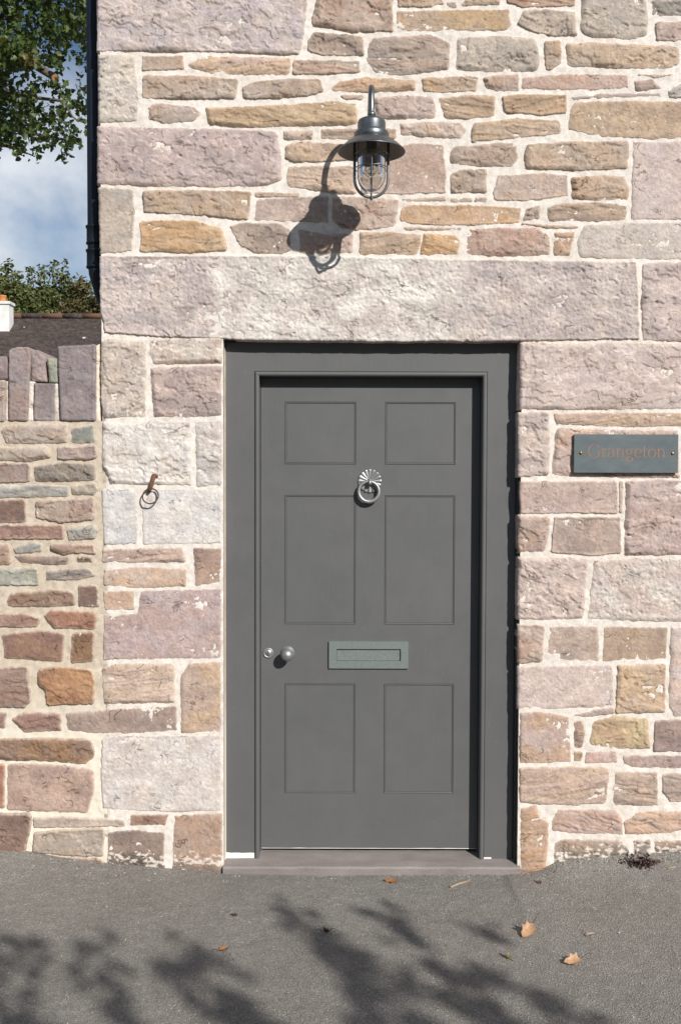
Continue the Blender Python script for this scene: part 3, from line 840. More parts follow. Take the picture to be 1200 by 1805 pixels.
# masonry that goes on outside the photograph, coarser
rf = random.Random(3)
def fill_rows(parent, x0, x1, y0, y1, pal, garden, big=1.0):
    y = y1
    while y > y0 + 20:
        hgt = rf.uniform(34, 72) * big; x = x0 + rf.uniform(0, 10)
        while x < x1 - 25:
            w = min(rf.uniform(70, 210) * big, x1 - x - 4)
            j = lambda: rf.uniform(-3, 3)
            stone(parent, [(x + j(), y - hgt + 8 + j()), (x + w / 2, y - hgt + 8 + j()), (x + w - 9, y - hgt + 8 + j()), (x + w - 9 + j(), y + j()), (x + w / 2, y + j()), (x + j(), y + j())], rf.choice(pal), rf.choice(['chip', 'lam', 'smooth']), spacing=.014, garden=garden)
            x += w
        y -= hgt
fill_rows(house, 176, 1244, -250, -50, [p_, t_, ot, pk], 1)
fill_rows(house, 1243, 1452, -250, 1530, [p_, t_, ot, pk, g_], 1)
fill_rows(house, 1455, 2155, -250, 1530, [p_, t_, ot, pk, g_], 1, 2.1)

# ------------------------------------------------------------------ garden wall
gwall = empty('garden_wall', (X(90, 1500), 0, 0))
tag(gwall, 'low rubble garden wall of brown and grey stones with upright coping at left', 'wall')
GX0 = X(-420, 1000); GXJ = X(178, 1000) - .001
ZC = Z(90, 745)
gm = mortar_grid('mortar', GX0, GXJ + .022, ZB, Z(90, 742), [], .0075, M_buff, gwall, amp=.004, yoff=.0035)
core = MB(); core.box(GX0, GXJ, .012, .32, ZB, ZC + .002)
core.box(GX0, X(60, 700), .05, .3, ZC + .003, Z(30, 668)); core.box(X(60, 700) + .001, GXJ - .02, .05, .3, ZC + .003, Z(80, 672))
core.build('wall_core', M_buff, gwall)
# fillet of pale mortar bedded between the copings and against the house
mort = [([(9,672),(17,668),(17,742),(8,744)]), ([(49,672),(60,672),(60,743),(47,744)]), ([(95,676),(107,676),(107,743),(94,743)]), ([(168,610),(174,606),(175,744),(167,744)])]
for q in mort:
    stone(gwall, q, (224,214,200), 'smooth', garden=2, prot=.001, depth=.2, name='coping_mortar', ydepth=.012)
Sg = []
S = Sg
cop = [([(17,618),(30,613),(51,613),(53,622),(48,741),(17,741)], (156,138,138), 'smooth'),
       ([(54,618),(65,617),(77,631),(80,672),(55,671)], (172,148,142), 'chip'),
       ([(83,631),(102,633),(102,673),(86,674)], (158,162,138), 'smooth'),
       ([(103,611),(168,608),(167,741),(108,741)], (150,134,136), 'smooth'),
       ([(61,676),(94,677),(94,741),(60,741)], (154,138,136), 'smooth'),
       ([(-40,628),(14,628),(15,668),(-40,669)], (150,130,126), 'chip'),
       ([(-40,671),(8,671),(8,742),(-40,742)], (178,156,144), 'smooth'),
       ([(-95,622),(-46,615),(-46,742),(-92,742)], (156,136,132), 'chip'), ([(-150,640),(-100,636),(-100,742),(-150,742)], (170,150,142), 'chip'),
       ([(-230,612),(-156,616),(-156,742),(-230,742)], (158,140,136), 'chip'), ([(-300,640),(-236,634),(-236,742),(-300,742)], (150,130,126), 'chip'), ([(-370,616),(-306,622),(-306,742),(-370,742)], (158,140,136), 'smooth'), ([(-416,636),(-376,632),(-376,742),(-416,742)], (154,136,130), 'chip')]
for k, (q, c_, st) in enumerate(cop):
    o = stone(gwall, q, c_, st, garden=2, prot=.010 if k != 2 else .002, depth=.27, name='coping_stone', ydepth=(.0, .015, .008, 0, .006, .02, .0)[k] if k < 7 else 0)
s([(4,758),(18,751),(119,749),(118,780),(12,781)], (178,160,148))
s([(126,758),(164,750),(167,779),(128,780)], (142,146,136), 'smooth')
s([(-40,790),(0,790),(82,788),(89,805),(50,812),(-40,809)], (178,164,150))
s([(103,789),(168,787),(171,806),(157,810),(103,807)], (182,158,148))
s([(-40,819),(51,817),(53,848),(-40,851)], (156,134,126), 'smooth')
s([(62,823),(116,815),(167,820),(167,845),(64,848)], (154,142,126), 'rough')
s([(-40,857),(60,856),(121,858),(121,874),(-40,877)], (186,180,170), 'lam', col2=(140,140,134))
s([(128,858),(167,853),(172,863),(164,872),(130,870)], (172,170,156))
s([(-40,883),(44,881),(46,920),(-40,922)], (140,106,90), 'smooth', col2=(120,98,90))
s([(65,884),(164,879),(167,915),(110,920),(65,912)], (172,152,138), 'rough', flake=.42)
s([(-40,927),(111,926),(111,949),(-40,949)], (170,130,114), 'smooth')
s([(120,934),(164,927),(172,933),(167,949),(123,951)], (164,158,150))
s([(-40,961),(16,960),(20,994),(-40,997)], (172,144,128))
s([(25,967),(51,958),(73,959),(73,970),(28,975)], (160,158,148))
s([(90,961),(165,961),(169,976),(147,973),(113,977),(91,967)], (172,138,118))
s([(27,980),(72,980),(121,983),(118,994),(82,994),(38,990)], (150,132,122), 'rough')
s([(137,983),(161,982),(162,990),(138,990)], (120,90,76), flake=.3)
s([(-40,1004),(65,1002),(68,1030),(-40,1031)], (160,164,154), 'chip')
s([(84,1007),(157,1002),(167,1014),(137,1021),(84,1021)], (158,146,134), 'lam')
s([(14,1059),(20,1047),(99,1040),(130,1045),(132,1065),(89,1069),(14,1067)], (152,124,104), 'rough')
s([(140,1033),(171,1033),(174,1069),(140,1067)], (134,106,96), 'smooth', flake=.35)
s([(-40,1082),(51,1084),(70,1091),(65,1105),(-40,1103)], (166,132,116))
s([(80,1086),(92,1077),(171,1079),(167,1108),(96,1106)], (168,120,96), 'chip', flake=.3)
s([(5,1120),(72,1112),(113,1118),(109,1165),(10,1159)], (156,114,92), 'smooth', col2=(140,104,90))
s([(128,1117),(164,1115),(164,1165),(127,1168)], (150,110,80), 'smooth', flake=.3)
s([(-40,1179),(48,1176),(55,1235),(44,1246),(-40,1244)], (158,130,116), 'lam')
s([(70,1181),(102,1176),(160,1181),(167,1201),(164,1239),(85,1242),(82,1215),(69,1208)], (184,134,90), 'rough', col2=(168,116,82))
s([(-40,1256),(12,1256),(7,1283),(-40,1283)], (160,126,112))
s([(22,1268),(44,1256),(106,1259),(108,1287),(44,1290)], (166,126,110), 'chip')
s([(-40,1305),(102,1302),(160,1305),(167,1331),(150,1346),(96,1341),(-40,1336)], (148,116,96), 'chip', col2=(160,120,84))
s([(15,1348),(85,1348),(164,1357),(167,1386),(154,1432),(15,1427)], (190,156,138), 'smooth')
s([(-40,1348),(8,1348),(7,1423),(-40,1423)], (168,116,94), 'smooth')
s([(-40,1435),(53,1435),(54,1458),(41,1510),(-40,1510)], (146,114,98), 'rough')
for poly, col, style, kw in Sg:
    stone(gwall, poly, tuple(v for v in col), style, garden=1, **kw)
fill_rows(gwall, -410, -44, 750, 1500, [(156,132,116), (170,150,136), (150,112,92)], 1)

# ------------------------------------------------------------------ doorway
YF, YD = .058, .116
zb = Z(600, 1511, YF)
fxl, fxr = X(397.5, 1060, YF), X(907, 1060, YF)
fzt = Z(655, 603, YF)
bxl, bxr = X(449.5, 1060, YF), X(853.5, 1060, YF)
bzt = Z(655, 654, YF)
wl = bxl - fxl
# threshold
th = MB()
tx0, tx1 = X(394, 1530), X(915.5, 1530)
zt0, zt1 = Z(600, 1528, -.02), Z(600, 1502, YD)
n = 60
xs_ = np.linspace(tx0, tx1, n); prof = [(-.016, -.06), (-.022, zt0 - .008), (-.015, zt0 - .001), (-.004, zt0), (.03, zt0 + (zt1 - zt0) * .36), (YD, zt1), (.2, zt1 + .006)]
vs_ = []; fs_ = []
for i, x in enumerate(xs_):
    for (y, z) in prof:
        vs_.append((x, y + .003 * float(vnoise(np.array([x * 9.]), np.array([y * 30.]), 5)[0]) * (y < 0), z + .0018 * float(vnoise(np.array([x * 12.]), np.array([3.]), 6)[0])))
k = len(prof)
for i in range(n - 1):
    for j in range(k - 1): fs_.append((i * k + j, (i + 1) * k + j, (i + 1) * k + j + 1, i * k + j + 1))
th.add(vs_, fs_, False).build('threshold', M_sill, house)
# frame with casing, groove, bead and jamb
br = (X(457, 1060, YF) - bxl)
fr_ = MB()
zfb = zt0 + (zt1 - zt0) * .4 - .004
fr_.sweep3(fxl, fxr, zfb, fzt, [(0, YF + .16), (0, YF + .003), (.003, YF), (wl - .0022, YF), (wl - .0022, YF + .006), (wl, YF + .006)])
jb = wl + br
bead = [(wl, YF + .006), (wl, YF - .001)]
for a in range(0, 8): bead.append((wl + br / 2 - math.cos(PI * a / 7) * br / 2, YF - .001 - math.sin(PI * a / 7) * br * .42))
bead += [(jb, YD + .001)]
frame = fr_.build('door_frame', M_door, house)
bd = MB().sweep3(fxl, fxr, zfb, fzt, bead)
bd.sm = [False] * len(bd.f)
sub(frame, bd.build('frame_bead', M_door), house)
sub(frame, MB().sweep3(fxl, fxr, zfb, fzt, [(jb, YD + .0008), (jb + .012, YD + .03), (jb + .012, YD + .09)]).build('rebate', M_door), house)
# white unpainted feet of the frame
def ragged(x0, x1, y, z0, z1, seed, name, parent_part, amp=.004):
    n = 24; xs_ = np.linspace(x0, x1, n); top = z1 + amp * fbm(xs_ * 30, xs_ * 0 + seed, seed, 3)
    vs_ = [(x, y, z0) for x in xs_] + [(x, y, max(float(z), z0 + .0006)) for x, z in zip(xs_, top)] + [(x, y + .003, max(float(z), z0 + .0006)) for x, z in zip(xs_, top)]
    fs_ = [(i, i + 1, n + i + 1, n + i) for i in range(n - 1)] + [(n + i, n + i + 1, 2 * n + i + 1, 2 * n + i) for i in range(n - 1)]
    return sub(parent_part, MB().add(vs_, fs_).build(name, M_primer), house)
ragged(fxl + .001, fxl + wl - .003, YF - .0006, zfb, Z(420, 1503, YF), 3, 'bare_foot', frame, .0025)
ragged(fxr - wl + .002, fxr - wl + .034, YF - .0006, zfb, Z(860, 1511, YF), 4, 'bare_foot', frame, .001)
# caulk between frame and stone on the left, lit
ck = MB(); zz = np.linspace(zfb, Z(400, 612, .03), 70)
w0 = X(390, 1000, .02); vs_ = []
for z in zz:
    q = .0015 * float(vnoise(np.array([z * 30]), np.array([1.]), 8)[0])
    vs_ += [(w0 - .006, .010 + q, z), (w0 + .009 + q, .026 + q, z), (fxl + .002, YF - .004, z), (fxl + .003, YF + .01, z)]
fs_ = []
for i in range(len(zz) - 1):
    for j in range(3): fs_.append((i * 4 + j, i * 4 + j + 1, i * 4 + j + 5, i * 4 + j + 4))
o = ck.add(vs_, fs_, True).build('caulk_joint', M_buff, house)
# rough reveal between stones and frame, right and top (in shade)
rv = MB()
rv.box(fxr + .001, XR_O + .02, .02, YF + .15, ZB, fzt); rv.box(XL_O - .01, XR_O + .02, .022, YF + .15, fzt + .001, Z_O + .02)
M_revshade, t, b = mat('reveal_shade_dark', (.05, .05, .048), .9)  # near-black puts the shade of the gap into the reveal's colour
rv.build('reveal', M_revshade, house)
# door leaf
dxl, dxr = fxl + jb + .003, fxr - jb - .003
dzt = fzt - jb - .003; dzb = Z(600, 1495.5, YD)
px_cols = [(502, 626), (677.5, 800)]; px_rows = [(708.5, 819), (873, 1101), (1205, 1398.5)]
holes = []
for (r0_, r1_) in px_rows:
    for (c0, c1_) in px_cols:
        holes.append((X(c0 - .5, 1050, YD), X(c1_ + .5, 1050, YD), Z(650, r1_, YD), Z(650, r0_, YD)))
lf = MB()
cx_ = sorted(set([dxl, dxr] + [h[0] for h in holes] + [h[1] for h in holes])); cz_ = sorted(set([dzb, dzt] + [h[2] for h in holes] + [h[3] for h in holes]))
for i in range(len(cx_) - 1):
    for j in range(len(cz_) - 1):
        mx_, mz_ = (cx_[i] + cx_[i + 1]) / 2, (cz_[j] + cz_[j + 1]) / 2
        if any(h[0] < mx_ < h[1] and h[2] < mz_ < h[3] for h in holes): continue
        lf.add([(cx_[i], YD, cz_[j]), (cx_[i + 1], YD, cz_[j]), (cx_[i + 1], YD, cz_[j + 1]), (cx_[i], YD, cz_[j + 1])], [(0, 1, 2, 3)])
lf.add([(dxl, YD, dzb), (dxr, YD, dzb), (dxr, YD + .045, dzb), (dxl, YD + .045, dzb)], [(0, 3, 2, 1)])
lf.add([(dxl, YD, dzb), (dxl, YD + .045, dzb), (dxl, YD + .045, dzt), (dxl, YD, dzt)], [(0, 1, 2, 3)])
lf.add([(dxr, YD, dzb), (dxr, YD + .045, dzb), (dxr, YD + .045, dzt), (dxr, YD, dzt)], [(3, 2, 1, 0)])
lf.add([(dxl, YD + .045, dzb), (dxr, YD + .045, dzb), (dxr, YD + .045, dzt), (dxl, YD + .045, dzt)], [(3, 2, 1, 0)])
door = lf.build('door', M_door, house)
door['label'] = 'dark grey six-panelled front door with pewter fittings'
for h in holes:
    pm = MB().sweep4(h[0], h[1], h[2], h[3], [(0, YD), (.0002, YD + .0026), (.0016, YD + .0026), (.0020, YD + .0009), (.0038, YD - .0008), (.0060, YD + .0003), (.0066, YD + .0026), (.0080, YD + .0026), (.0086, YD + .0006)])
    sub(door, pm.build('panel', M_door), house)
ragged(dxl + .002, dxr - .002, YD - .0005, dzb, dzb + .0022, 9, 'bottom_edge', door, .0022)
gap = MB().box(dxl - .02, dxr + .02, YD + .05, YD + .06, ZB, dzt + .05)
gap.build('hall_void', M_black, house)
# letter plate
lx0, lx1, lz0, lz1 = X(579.5, 1154, YD), X(719, 1154, YD), Z(650, 1178, YD), Z(650, 1130.5, YD)
ix0, ix1, iz0, iz1 = X(593, 1154, YD), X(706, 1154, YD), Z(650, 1164.5, YD), Z(650, 1143.5, YD)
lp = MB(); tk = .010
lp.sweep4(lx0, lx1, lz0, lz1, [(0, YD), (0, YD - tk + .001), (.001, YD - tk)], cap=False)
A = [(lx0 + .001, lz0 + .001), (lx0 + .001, lz1 - .001), (lx1 - .001, lz1 - .001), (lx1 - .001, lz0 + .001)]; B = [(ix0, iz0), (ix0, iz1), (ix1, iz1), (ix1, iz0)]
vs_ = [(a, YD - tk, b_) for a, b_ in A] + [(a, YD - tk, b_) for a, b_ in B] + [(a, YD - .0005, b_) for a, b_ in B]
lp.add(vs_, [(i, (i + 1) % 4, 4 + (i + 1) % 4, 4 + i) for i in range(4)] + [(4 + i, 4 + (i + 1) % 4, 8 + (i + 1) % 4, 8 + i) for i in range(4)])
sub(door, lp.build('letter_plate', M_pewter2), house)
sub(door, MB().box(ix0 + .0008, ix1 - .0026, YD - .0018, YD - .0004, iz0 + .0008, iz1 - .0038).build('letter_flap', M_pewter2, bevel=.0006), house)
# knob
kx, kz = X(507, 1151, YD), Z(507, 1151, YD)
kb = MB().lathe([(.0305, 0), (.0305, .003), (.028, .006), (.024, .008), (.0235, .010), (.016, .012), (.012, .016)], (kx, YD, kz), 'Y', 40)
sub(door, kb.build('knob_rose', M_pewter), house)
prof = [(.011, .014), (.010, .022), (.013, .026)]
for a in range(0, 15):
    an = -PI * .36 + (PI / 2 + PI * .36) * a / 14
    prof.append((max(.0272 * math.cos(an), .0001), .050 + .0255 * math.sin(an)))
sub(door, MB().lathe(prof, (kx, YD, kz), 'Y', 40).build('door_knob', M_pewter), house)
lx, lz = X(473, 1151, YD), Z(473, 1151, YD)
lk = MB().lathe([(.0225, 0), (.0225, .0025), (.0212, .0042), (.0165, .0046), (.0158, .0036), (.0145, .0036), (.0138, .0046), (.0001, .005)], (lx, YD, lz), 'Y', 36)
sub(door, lk.build('lock_cylinder', M_pewter), house)
sub(door, MB().box(lx - .0014, lx + .0014, YD - .0056, YD - .0046, lz - .007, lz + .008).build('keyhole', M_black), house)
# knocker: scalloped shell plate, boss and ring
nx_, nz_ = X(651.5, 848, YD), Z(651.5, 848, YD)
kp = MB(); R = .0510
for k in range(16):
    a0 = 2 * PI * (k - .485) / 16 + PI / 2; a1 = 2 * PI * (k + .485) / 16 + PI / 2; am = (a0 + a1) / 2
    def pt(r, a, y): return (nx_ + r * math.cos(a), YD - y, nz_ + r * math.sin(a))
    rows = []
    for r, w, y in ((.006, 1, .006), (.022, 1, .0062), (.038, 1, .0058), (.0445, .98, .0062), (.0488, .84, .0064), (R - .0006, .5, .0058)):
        half = (a1 - a0) / 2 * w
        rows.append([pt(r, am - half, y * .72), pt(r, am - half * .82, y * .97), pt(r, am, y * 1.04), pt(r, am + half * .82, y * .97), pt(r, am + half, y * .72)])
    rows.append([pt(R + .0008, am, 0)] * 5)
    vs_ = [p for rw in rows for p in rw]; fs_ = []
    for i in range(len(rows) - 1):
        for j in range(4): fs_.append((i * 5 + j, i * 5 + j + 1, i * 5 + 6 + j, i * 5 + 5 + j))
    for sd in (0, 4):
        base = len(vs_); ws = [(rw[sd][0], YD, rw[sd][2]) for rw in rows]; vs_ += ws
        for i in range(len(rows) - 1): fs_.append((i * 5 + sd, i * 5 + 5 + sd, base + i + 1, base + i))
    kp.add(vs_, fs_, True)
kp.lathe([(.0001, .008), (.008, .008), (.010, .004)], (nx_, YD, nz_), 'Y', 20)
sub(door, kp.build('knocker_plate', M_pewter), house)
boss = MB()
boss.tube([(nx_, YD - .004, nz_ + .006), (nx_, YD - .016, nz_ + .004), (nx_, YD - .026, nz_ - .002), (nx_, YD - .028, nz_ - .010), (nx_, YD - .024, nz_ - .014)], .0075, 12)
sub(door, boss.build('knocker_boss', M_pewter), house)
rx, rz = X(650, 866.5, YD - .022), Z(650, 866.5, YD - .022)
rg = MB(); pts = []; rad = []
for i in range(48):
    a = 2 * PI * i / 48
    pts.append((rx + .0432 * math.sin(a), YD - .020 - .004 * (1 - math.cos(a)) / 2, rz + .0432 * math.cos(a)))
    rad.append(.0066 + .0020 * (1 - math.cos(a)) / 2)
rg.tube(pts, .008, 14, closed=True, rr=rad)
sub(door, rg.build('knocker_ring', M_pewter), house)
st = MB().lathe([(.012, 0), (.012, .004), (.009, .008), (.0001, .010)], (rx, YD, rz - .043), 'Y', 24)
sub(door, st.build('striker', M_pewter), house)

# ------------------------------------------------------------------ wall lamp
YL = -.305
lxc = X(654.5, 267, YL); zr = Z(654.5, 267, YL)
lamp = empty('wall_lamp', (lxc, 0, zr))
tag(lamp, 'gunmetal swan neck wall lantern with wide shade and caged glass above the door', 'lamp')
c0 = (lxc, YL, zr)
capm = MB().lathe([(.066, .046), (.0672, .050), (.0672, .066), (.064, .071), (.056, .074), (.0535, .077), (.0535, .108), (.050, .116), (.040, .1215), (.018, .124), (.0001, .1245)], c0, 'Z', 56)
capm.build('cap', M_lamp, lamp)
shp = [(.066, .0455), (.075, .0425), (.09, .034), (.107, .020), (.121, .0065), (.1285, .0), (.1295, -.0025), (.1285, -.0035)]
MB().lathe(shp, c0, 'Z', 72).build('lamp_shade', M_lamp, lamp)
MB().lathe([(.1283, -.0033), (.120, .0035), (.106, .0165), (.089, .0305), (.074, .039), (.066, .042), (.03, .046), (.0001, .046)], c0, 'Z', 72).build('shade_lining', M_lampin, lamp)
gls = [(.054, .04), (.0545, -.09)]
for a in range(1, 13): gls.append((max(.0545 * math.cos(PI / 2 * a / 12), .0001), -.09 - .068 * math.sin(PI / 2 * a / 12)))
MB().lathe(gls, c0, 'Z', 48).build('glass_jar', M_glass, lamp)
cage = MB()
for ax in (0, 1):
    pts = []; rad = []
    R0 = .064
    for i in range(6): pts.append((R0, .045 - (.045 + .106) * i / 5))
    for a in range(1, 24): an = PI * a / 24; pts.append((R0 * math.cos(an), -.106 - (R0 + .004) * math.sin(an)))
    for i in range(6): pts.append((-R0, -.106 + (.045 + .106) * i / 5))
    pp = [((lxc + u, YL, zr + w) if ax == 0 else (lxc, YL + u, zr + w)) for u, w in pts]
    cage.tube(pp, .005, 8, rr=[(.0022, .0056) if ax == 0 else (.0056, .0022)] * len(pp))
cage.build('cage', M_lamp, lamp)
for zz_ in (-.012, -.066):
    pp = [(lxc + .0625 * math.cos(2 * PI * i / 40), YL + .0625 * math.sin(2 * PI * i / 40), zr + zz_) for i in range(40)]
    MB().tube(pp, .0019, 8, closed=True).build('cage_ring', M_lamp, lamp)
MB().lathe([(.0001, -.174), (.005, -.176), (.006, -.180), (.003, -.185), (.0001, -.186)], c0, 'Z', 14).build('finial', M_lamp, lamp)
MB().lathe([(.02, .046), (.021, .0), (.019, -.012), (.014, -.016), (.0001, -.016)], c0, 'Z', 24).build('bulb_holder', M_lampin, lamp)
bl = [(.012, -.016), (.014, -.03)]
for a in range(0, 13): an = -PI * .32 + PI * .82 * a / 12; bl.append((max(.029 * math.cos(an), .0001), -.068 - .031 * math.sin(an)))
MB().lathe(bl, c0, 'Z', 28).build('bulb', M_glass, lamp)
MB().tube([(lxc - .006, YL, zr - .016), (lxc - .008, YL, zr - .07), (lxc + .002, YL, zr - .05), (lxc + .007, YL, zr - .07), (lxc + .006, YL, zr - .016)], .0012, 6).build('filament', M_brass, lamp)
# swan neck
zt = zr + .124
az = Z(652, 153.5, -.15) - .011
key = [(0.0, -.03), (.0, -.03), (.022, -.029), (.05, -.008), (.10, .048), (.155, .103), (.21, .134), (.258, .135), (.291, .106), (.305, .05), (.305, 0), (.305, -.02)]
pts = []
for i in range(1, len(key) - 2):
    p0, p1, p2, p3 = (np.array(key[i + d]) for d in (-1, 0, 1, 2))
    for q in range(6):
        w_ = q / 6
        c = .5 * ((2 * p1) + (-p0 + p2) * w_ + (2 * p0 - 5 * p1 + 4 * p2 - p3) * w_ ** 2 + (-p0 + 3 * p1 - 3 * p2 + p3) * w_ ** 3)
        pts.append((lxc, -float(c[0]), zt + float(c[1])))
pts.append((lxc, YL, zt))
MB().tube(pts, .0108, 16).build('swan_neck', M_lamp, lamp)
MB().lathe([(.010, .0), (.0145, .004), (.0165, .011), (.0145, .018), (.010, .022)], (lxc, YL, zt + .004), 'Z', 24).build('ball_joint', M_lamp, lamp)
MB().lathe([(.052, -.004), (.052, .004), (.046, .009), (.02, .012), (.016, .016), (.0001, .016)], (lxc, 0, zt - .035), 'Y', 40).build('wall_plate', M_lamp, lamp)

# ------------------------------------------------------------------ name plaque
YP = -.026
sx0, sx1, sz0, sz1 = X(1011, 800, YP), X(1194.5, 800, YP), Z(1100, 833.5, YP), Z(1100, 765.5, YP)
plq = empty('name_plaque', ((sx0 + sx1) / 2, 0, sz0))
tag(plq, 'blue grey slate name plaque with engraved copper lettering right of the door', 'sign')
MB().box(sx0, sx1, YP, YP + .010, sz0, sz1).build('slate', M_slate, plq, bevel=.0012)
TK, TN = .150, .060
def arc(cx, cy, rx_, ry, a0, a1, n=18, tk=TK, tn=TN):
    r = []
    for i in range(n + 1):
        a = math.radians(a0 + (a1 - a0) * i / n)
        r.append((cx + rx_ * math.cos(a), cy + ry * math.sin(a), tn + (tk - tn) * abs(math.cos(a)) ** 1.3))
    return r
def stem(x, y0, y1, w=TK): return [(x, y0, w), (x, y1, w)]
def bar(x0, x1, y, w=TN): return [(x0, y, w), (x1, y, w)]
def slope(*p): return [(a, b_, w) for a, b_, w in p]
LET = {
 'G': (1.50, [arc(.74, .73, .62, .74, 42, 318), stem(1.24, .06, .60), bar(1.02, 1.42, .60), slope((1.20, 1.40, TN), (1.20, 1.06, TN))]),
 'r': (.70, [stem(.22, .0, .97), bar(.04, .46, .03), slope((.04, .93, TN), (.22, .97, TN)), arc(.50, .66, .27, .30, 165, 60, 10, TN, TK * .9), slope((.62, .90, .13), (.66, .86, .16))]),
 'a': (.92, [arc(.38, .66, .30, .32, 155, 0, 12, TK, TN), stem(.68, .12, .70), arc(.36, .27, .27, .26, 75, 300, 14), slope((.43, .53, TN), (.66, .62, TN)), slope((.47, .05, TN), (.66, .16, TN)), slope((.68, .12, TN), (.80, .03, TN), (.90, .08, TN))]),
 'n': (1.08, [stem(.22, .0, .97), bar(.04, .42, .03), slope((.04, .93, TN), (.22, .97, TN)), arc(.52, .62, .30, .34, 165, 0, 12), stem(.82, .0, .64), bar(.64, 1.02, .03)]),
 'g': (.98, [arc(.44, .67, .29, .30, 0, 360, 24), slope((.66, .88, TN), (.80, .99, TN), (.94, .96, TN)), slope((.26, .42, TN), (.17, .26, TN), (.24, .13, .1), (.60, .07, .12)), arc(.46, -.20, .36, .23, 60, -250, 24)]),
 'e': (.90, [arc(.46, .49, .36, .49, 8, 318, 24), bar(.12, .81, .56)]),
 't': (.62, [stem(.26, .18, 1.28), bar(.06, .56, .96), arc(.42, .2, .16, .18, 180, 320, 8, TK, TN)]),
 'o': (1.00, [arc(.49, .49, .39, .49, 0, 360, 28)]),
}
tw = sum(LET[ch][0] for ch in 'Grangeton')
tx_0, tx_1 = X(1034.5, 800, YP), X(1173, 800, YP); u = (tx_1 - tx_0) / tw
tz0 = Z(1100, 806.5, YP)
def strokes(mb, ox, oz, dxs, dzs, y, wk):
    px = ox
    lay = 0
    for ch in 'Grangeton':
        adv, sts = LET[ch]
        for stk in sts:
            lay += 1; yy = y - .00002 * (lay % 7)
            n = len(stk); L = []; Rr = []
            for i, (a, b_, w) in enumerate(stk):
                p0 = stk[max(i - 1, 0)]; p1 = stk[min(i + 1, n - 1)]
                dx, dz = p1[0] - p0[0], p1[1] - p0[1]; l = math.hypot(dx, dz) or 1
                nx2, nz2 = -dz / l, dx / l
                L.append((px + (a + nx2 * w * wk / 2) * u + dxs, yy, oz + (b_ + nz2 * w * wk / 2) * u + dzs)); Rr.append((px + (a - nx2 * w * wk / 2) * u + dxs, yy, oz + (b_ - nz2 * w * wk / 2) * u + dzs))
            mb.add(L + Rr, [(i, n + i, n + i + 1, i + 1) for i in range(n - 1)])
        px += adv * u
    return mb
strokes(MB(), tx_0, tz0, 0, 0, YP - .0005, 1.0).build('lettering', M_copper, plq)
for q in (1023, 1184.5):
    xq, zq = X(q, 798.5, YP), Z(q, 798.5 + (.8 if q > 1100 else 0), YP)
    MB().lathe([(.0072, -.001), (.0072, .001), (.006, .0028), (.0035, .0042), (.0001, .0047)], (xq, YP, zq), 'Y', 18).build('screw', M_copper if False else M_brass, plq)
    MB().lathe([(.006, 0), (.006, .022)], (xq, 0.006, zq), 'Y', 12).build('standoff', M_black, plq)

# ------------------------------------------------------------------ rusty ring on the left
ring = empty('tethering_ring', (X(266, 860), 0, Z(266, 860)))
tag(ring, 'small rusty iron ring hanging from a bent staple left of the door', 'iron ring')
a = P(272, 838, -.012); b_ = P(269, 848, -.020); c_ = P(264.5, 862, -.026); d2 = P(262, 867, -.020)
stp = MB()
stp.tube([(a[0] + .001, .01, a[1]), (a[0], -.012, a[1] + .001), (b_[0], -.020, b_[1]), (c_[0] + .002, -.026, c_[1]), (d2[0], -.014, d2[1]), (d2[0], .01, d2[1] - .002)], .008, 8, rr=[(.010, .008), (.0105, .008), (.0095, .007), (.0085, .006), (.006, .005), (.005, .005)])
stp.tube([(a[0] + .012, .005, a[1] - .006), (a[0] + .012, -.010, a[1] - .004), (a[0] + .004, -.014, a[1])], .0055, 7)
stp.build('staple', M_rust, ring)
cxr, czr = P(265.5, 874.5, -.024)
pp = [(cxr + .0325 * math.sin(2 * PI * i / 40) * (1 + .03 * math.sin(4 * PI * i / 40)), -.024 + .010 * math.cos(2 * PI * i / 40), czr + .031 * math.cos(2 * PI * i / 40)) for i in range(40)]
MB().tube(pp, .0030, 8, closed=True).build('ring', M_iron, ring)

# ------------------------------------------------------------------ drainpipe at the corner
YPp = .10
pipe = empty('drainpipe', (X(168, 300, YPp), YPp, Z(168, 600, YPp)))
tag(pipe, 'dark navy cast iron drainpipe on the shaded corner of the house', 'drainpipe')
pr = .050
def pxc(px): return X(px, 300, YPp) + pr
zc = lambda py: Z(160, py, YPp)
x_p = X(154.5, 300, YPp) + .036
pts = [(x_p, YPp, ZTOP), (x_p, YPp, zc(465)), (x_p + .004, YPp, zc(482)), (x_p + .03, YPp, zc(520)), (x_p + .065, YPp + .02, zc(560)), (x_p + .09, YPp + .03, zc(600))]
MB().tube(pts, .036, 20).build('pipe', M_pipe, pipe)
for (y0, y1) in ((398, 432), (440, 474)):
    h = zc(y0) - zc(y1)
    MB().lathe([(.036, 0), (.042, .002), (.043, .008), (.040, .012), (.040, h - .014), (.044, h - .010), (.044, h - .003), (.036, h)], (x_p, YPp, zc(y1)), 'Z', 28).build('collar', M_pipe, pipe)
MB().tube([(x_p, YPp + .03, zc(442)), (x_p + .05, YPp - .05, zc(446)), (X(176, 450) - .001, -.002, zc(449)), (X(178.5, 450), -.004, zc(449))], .006, 8).build('bracket', M_pipe, pipe)

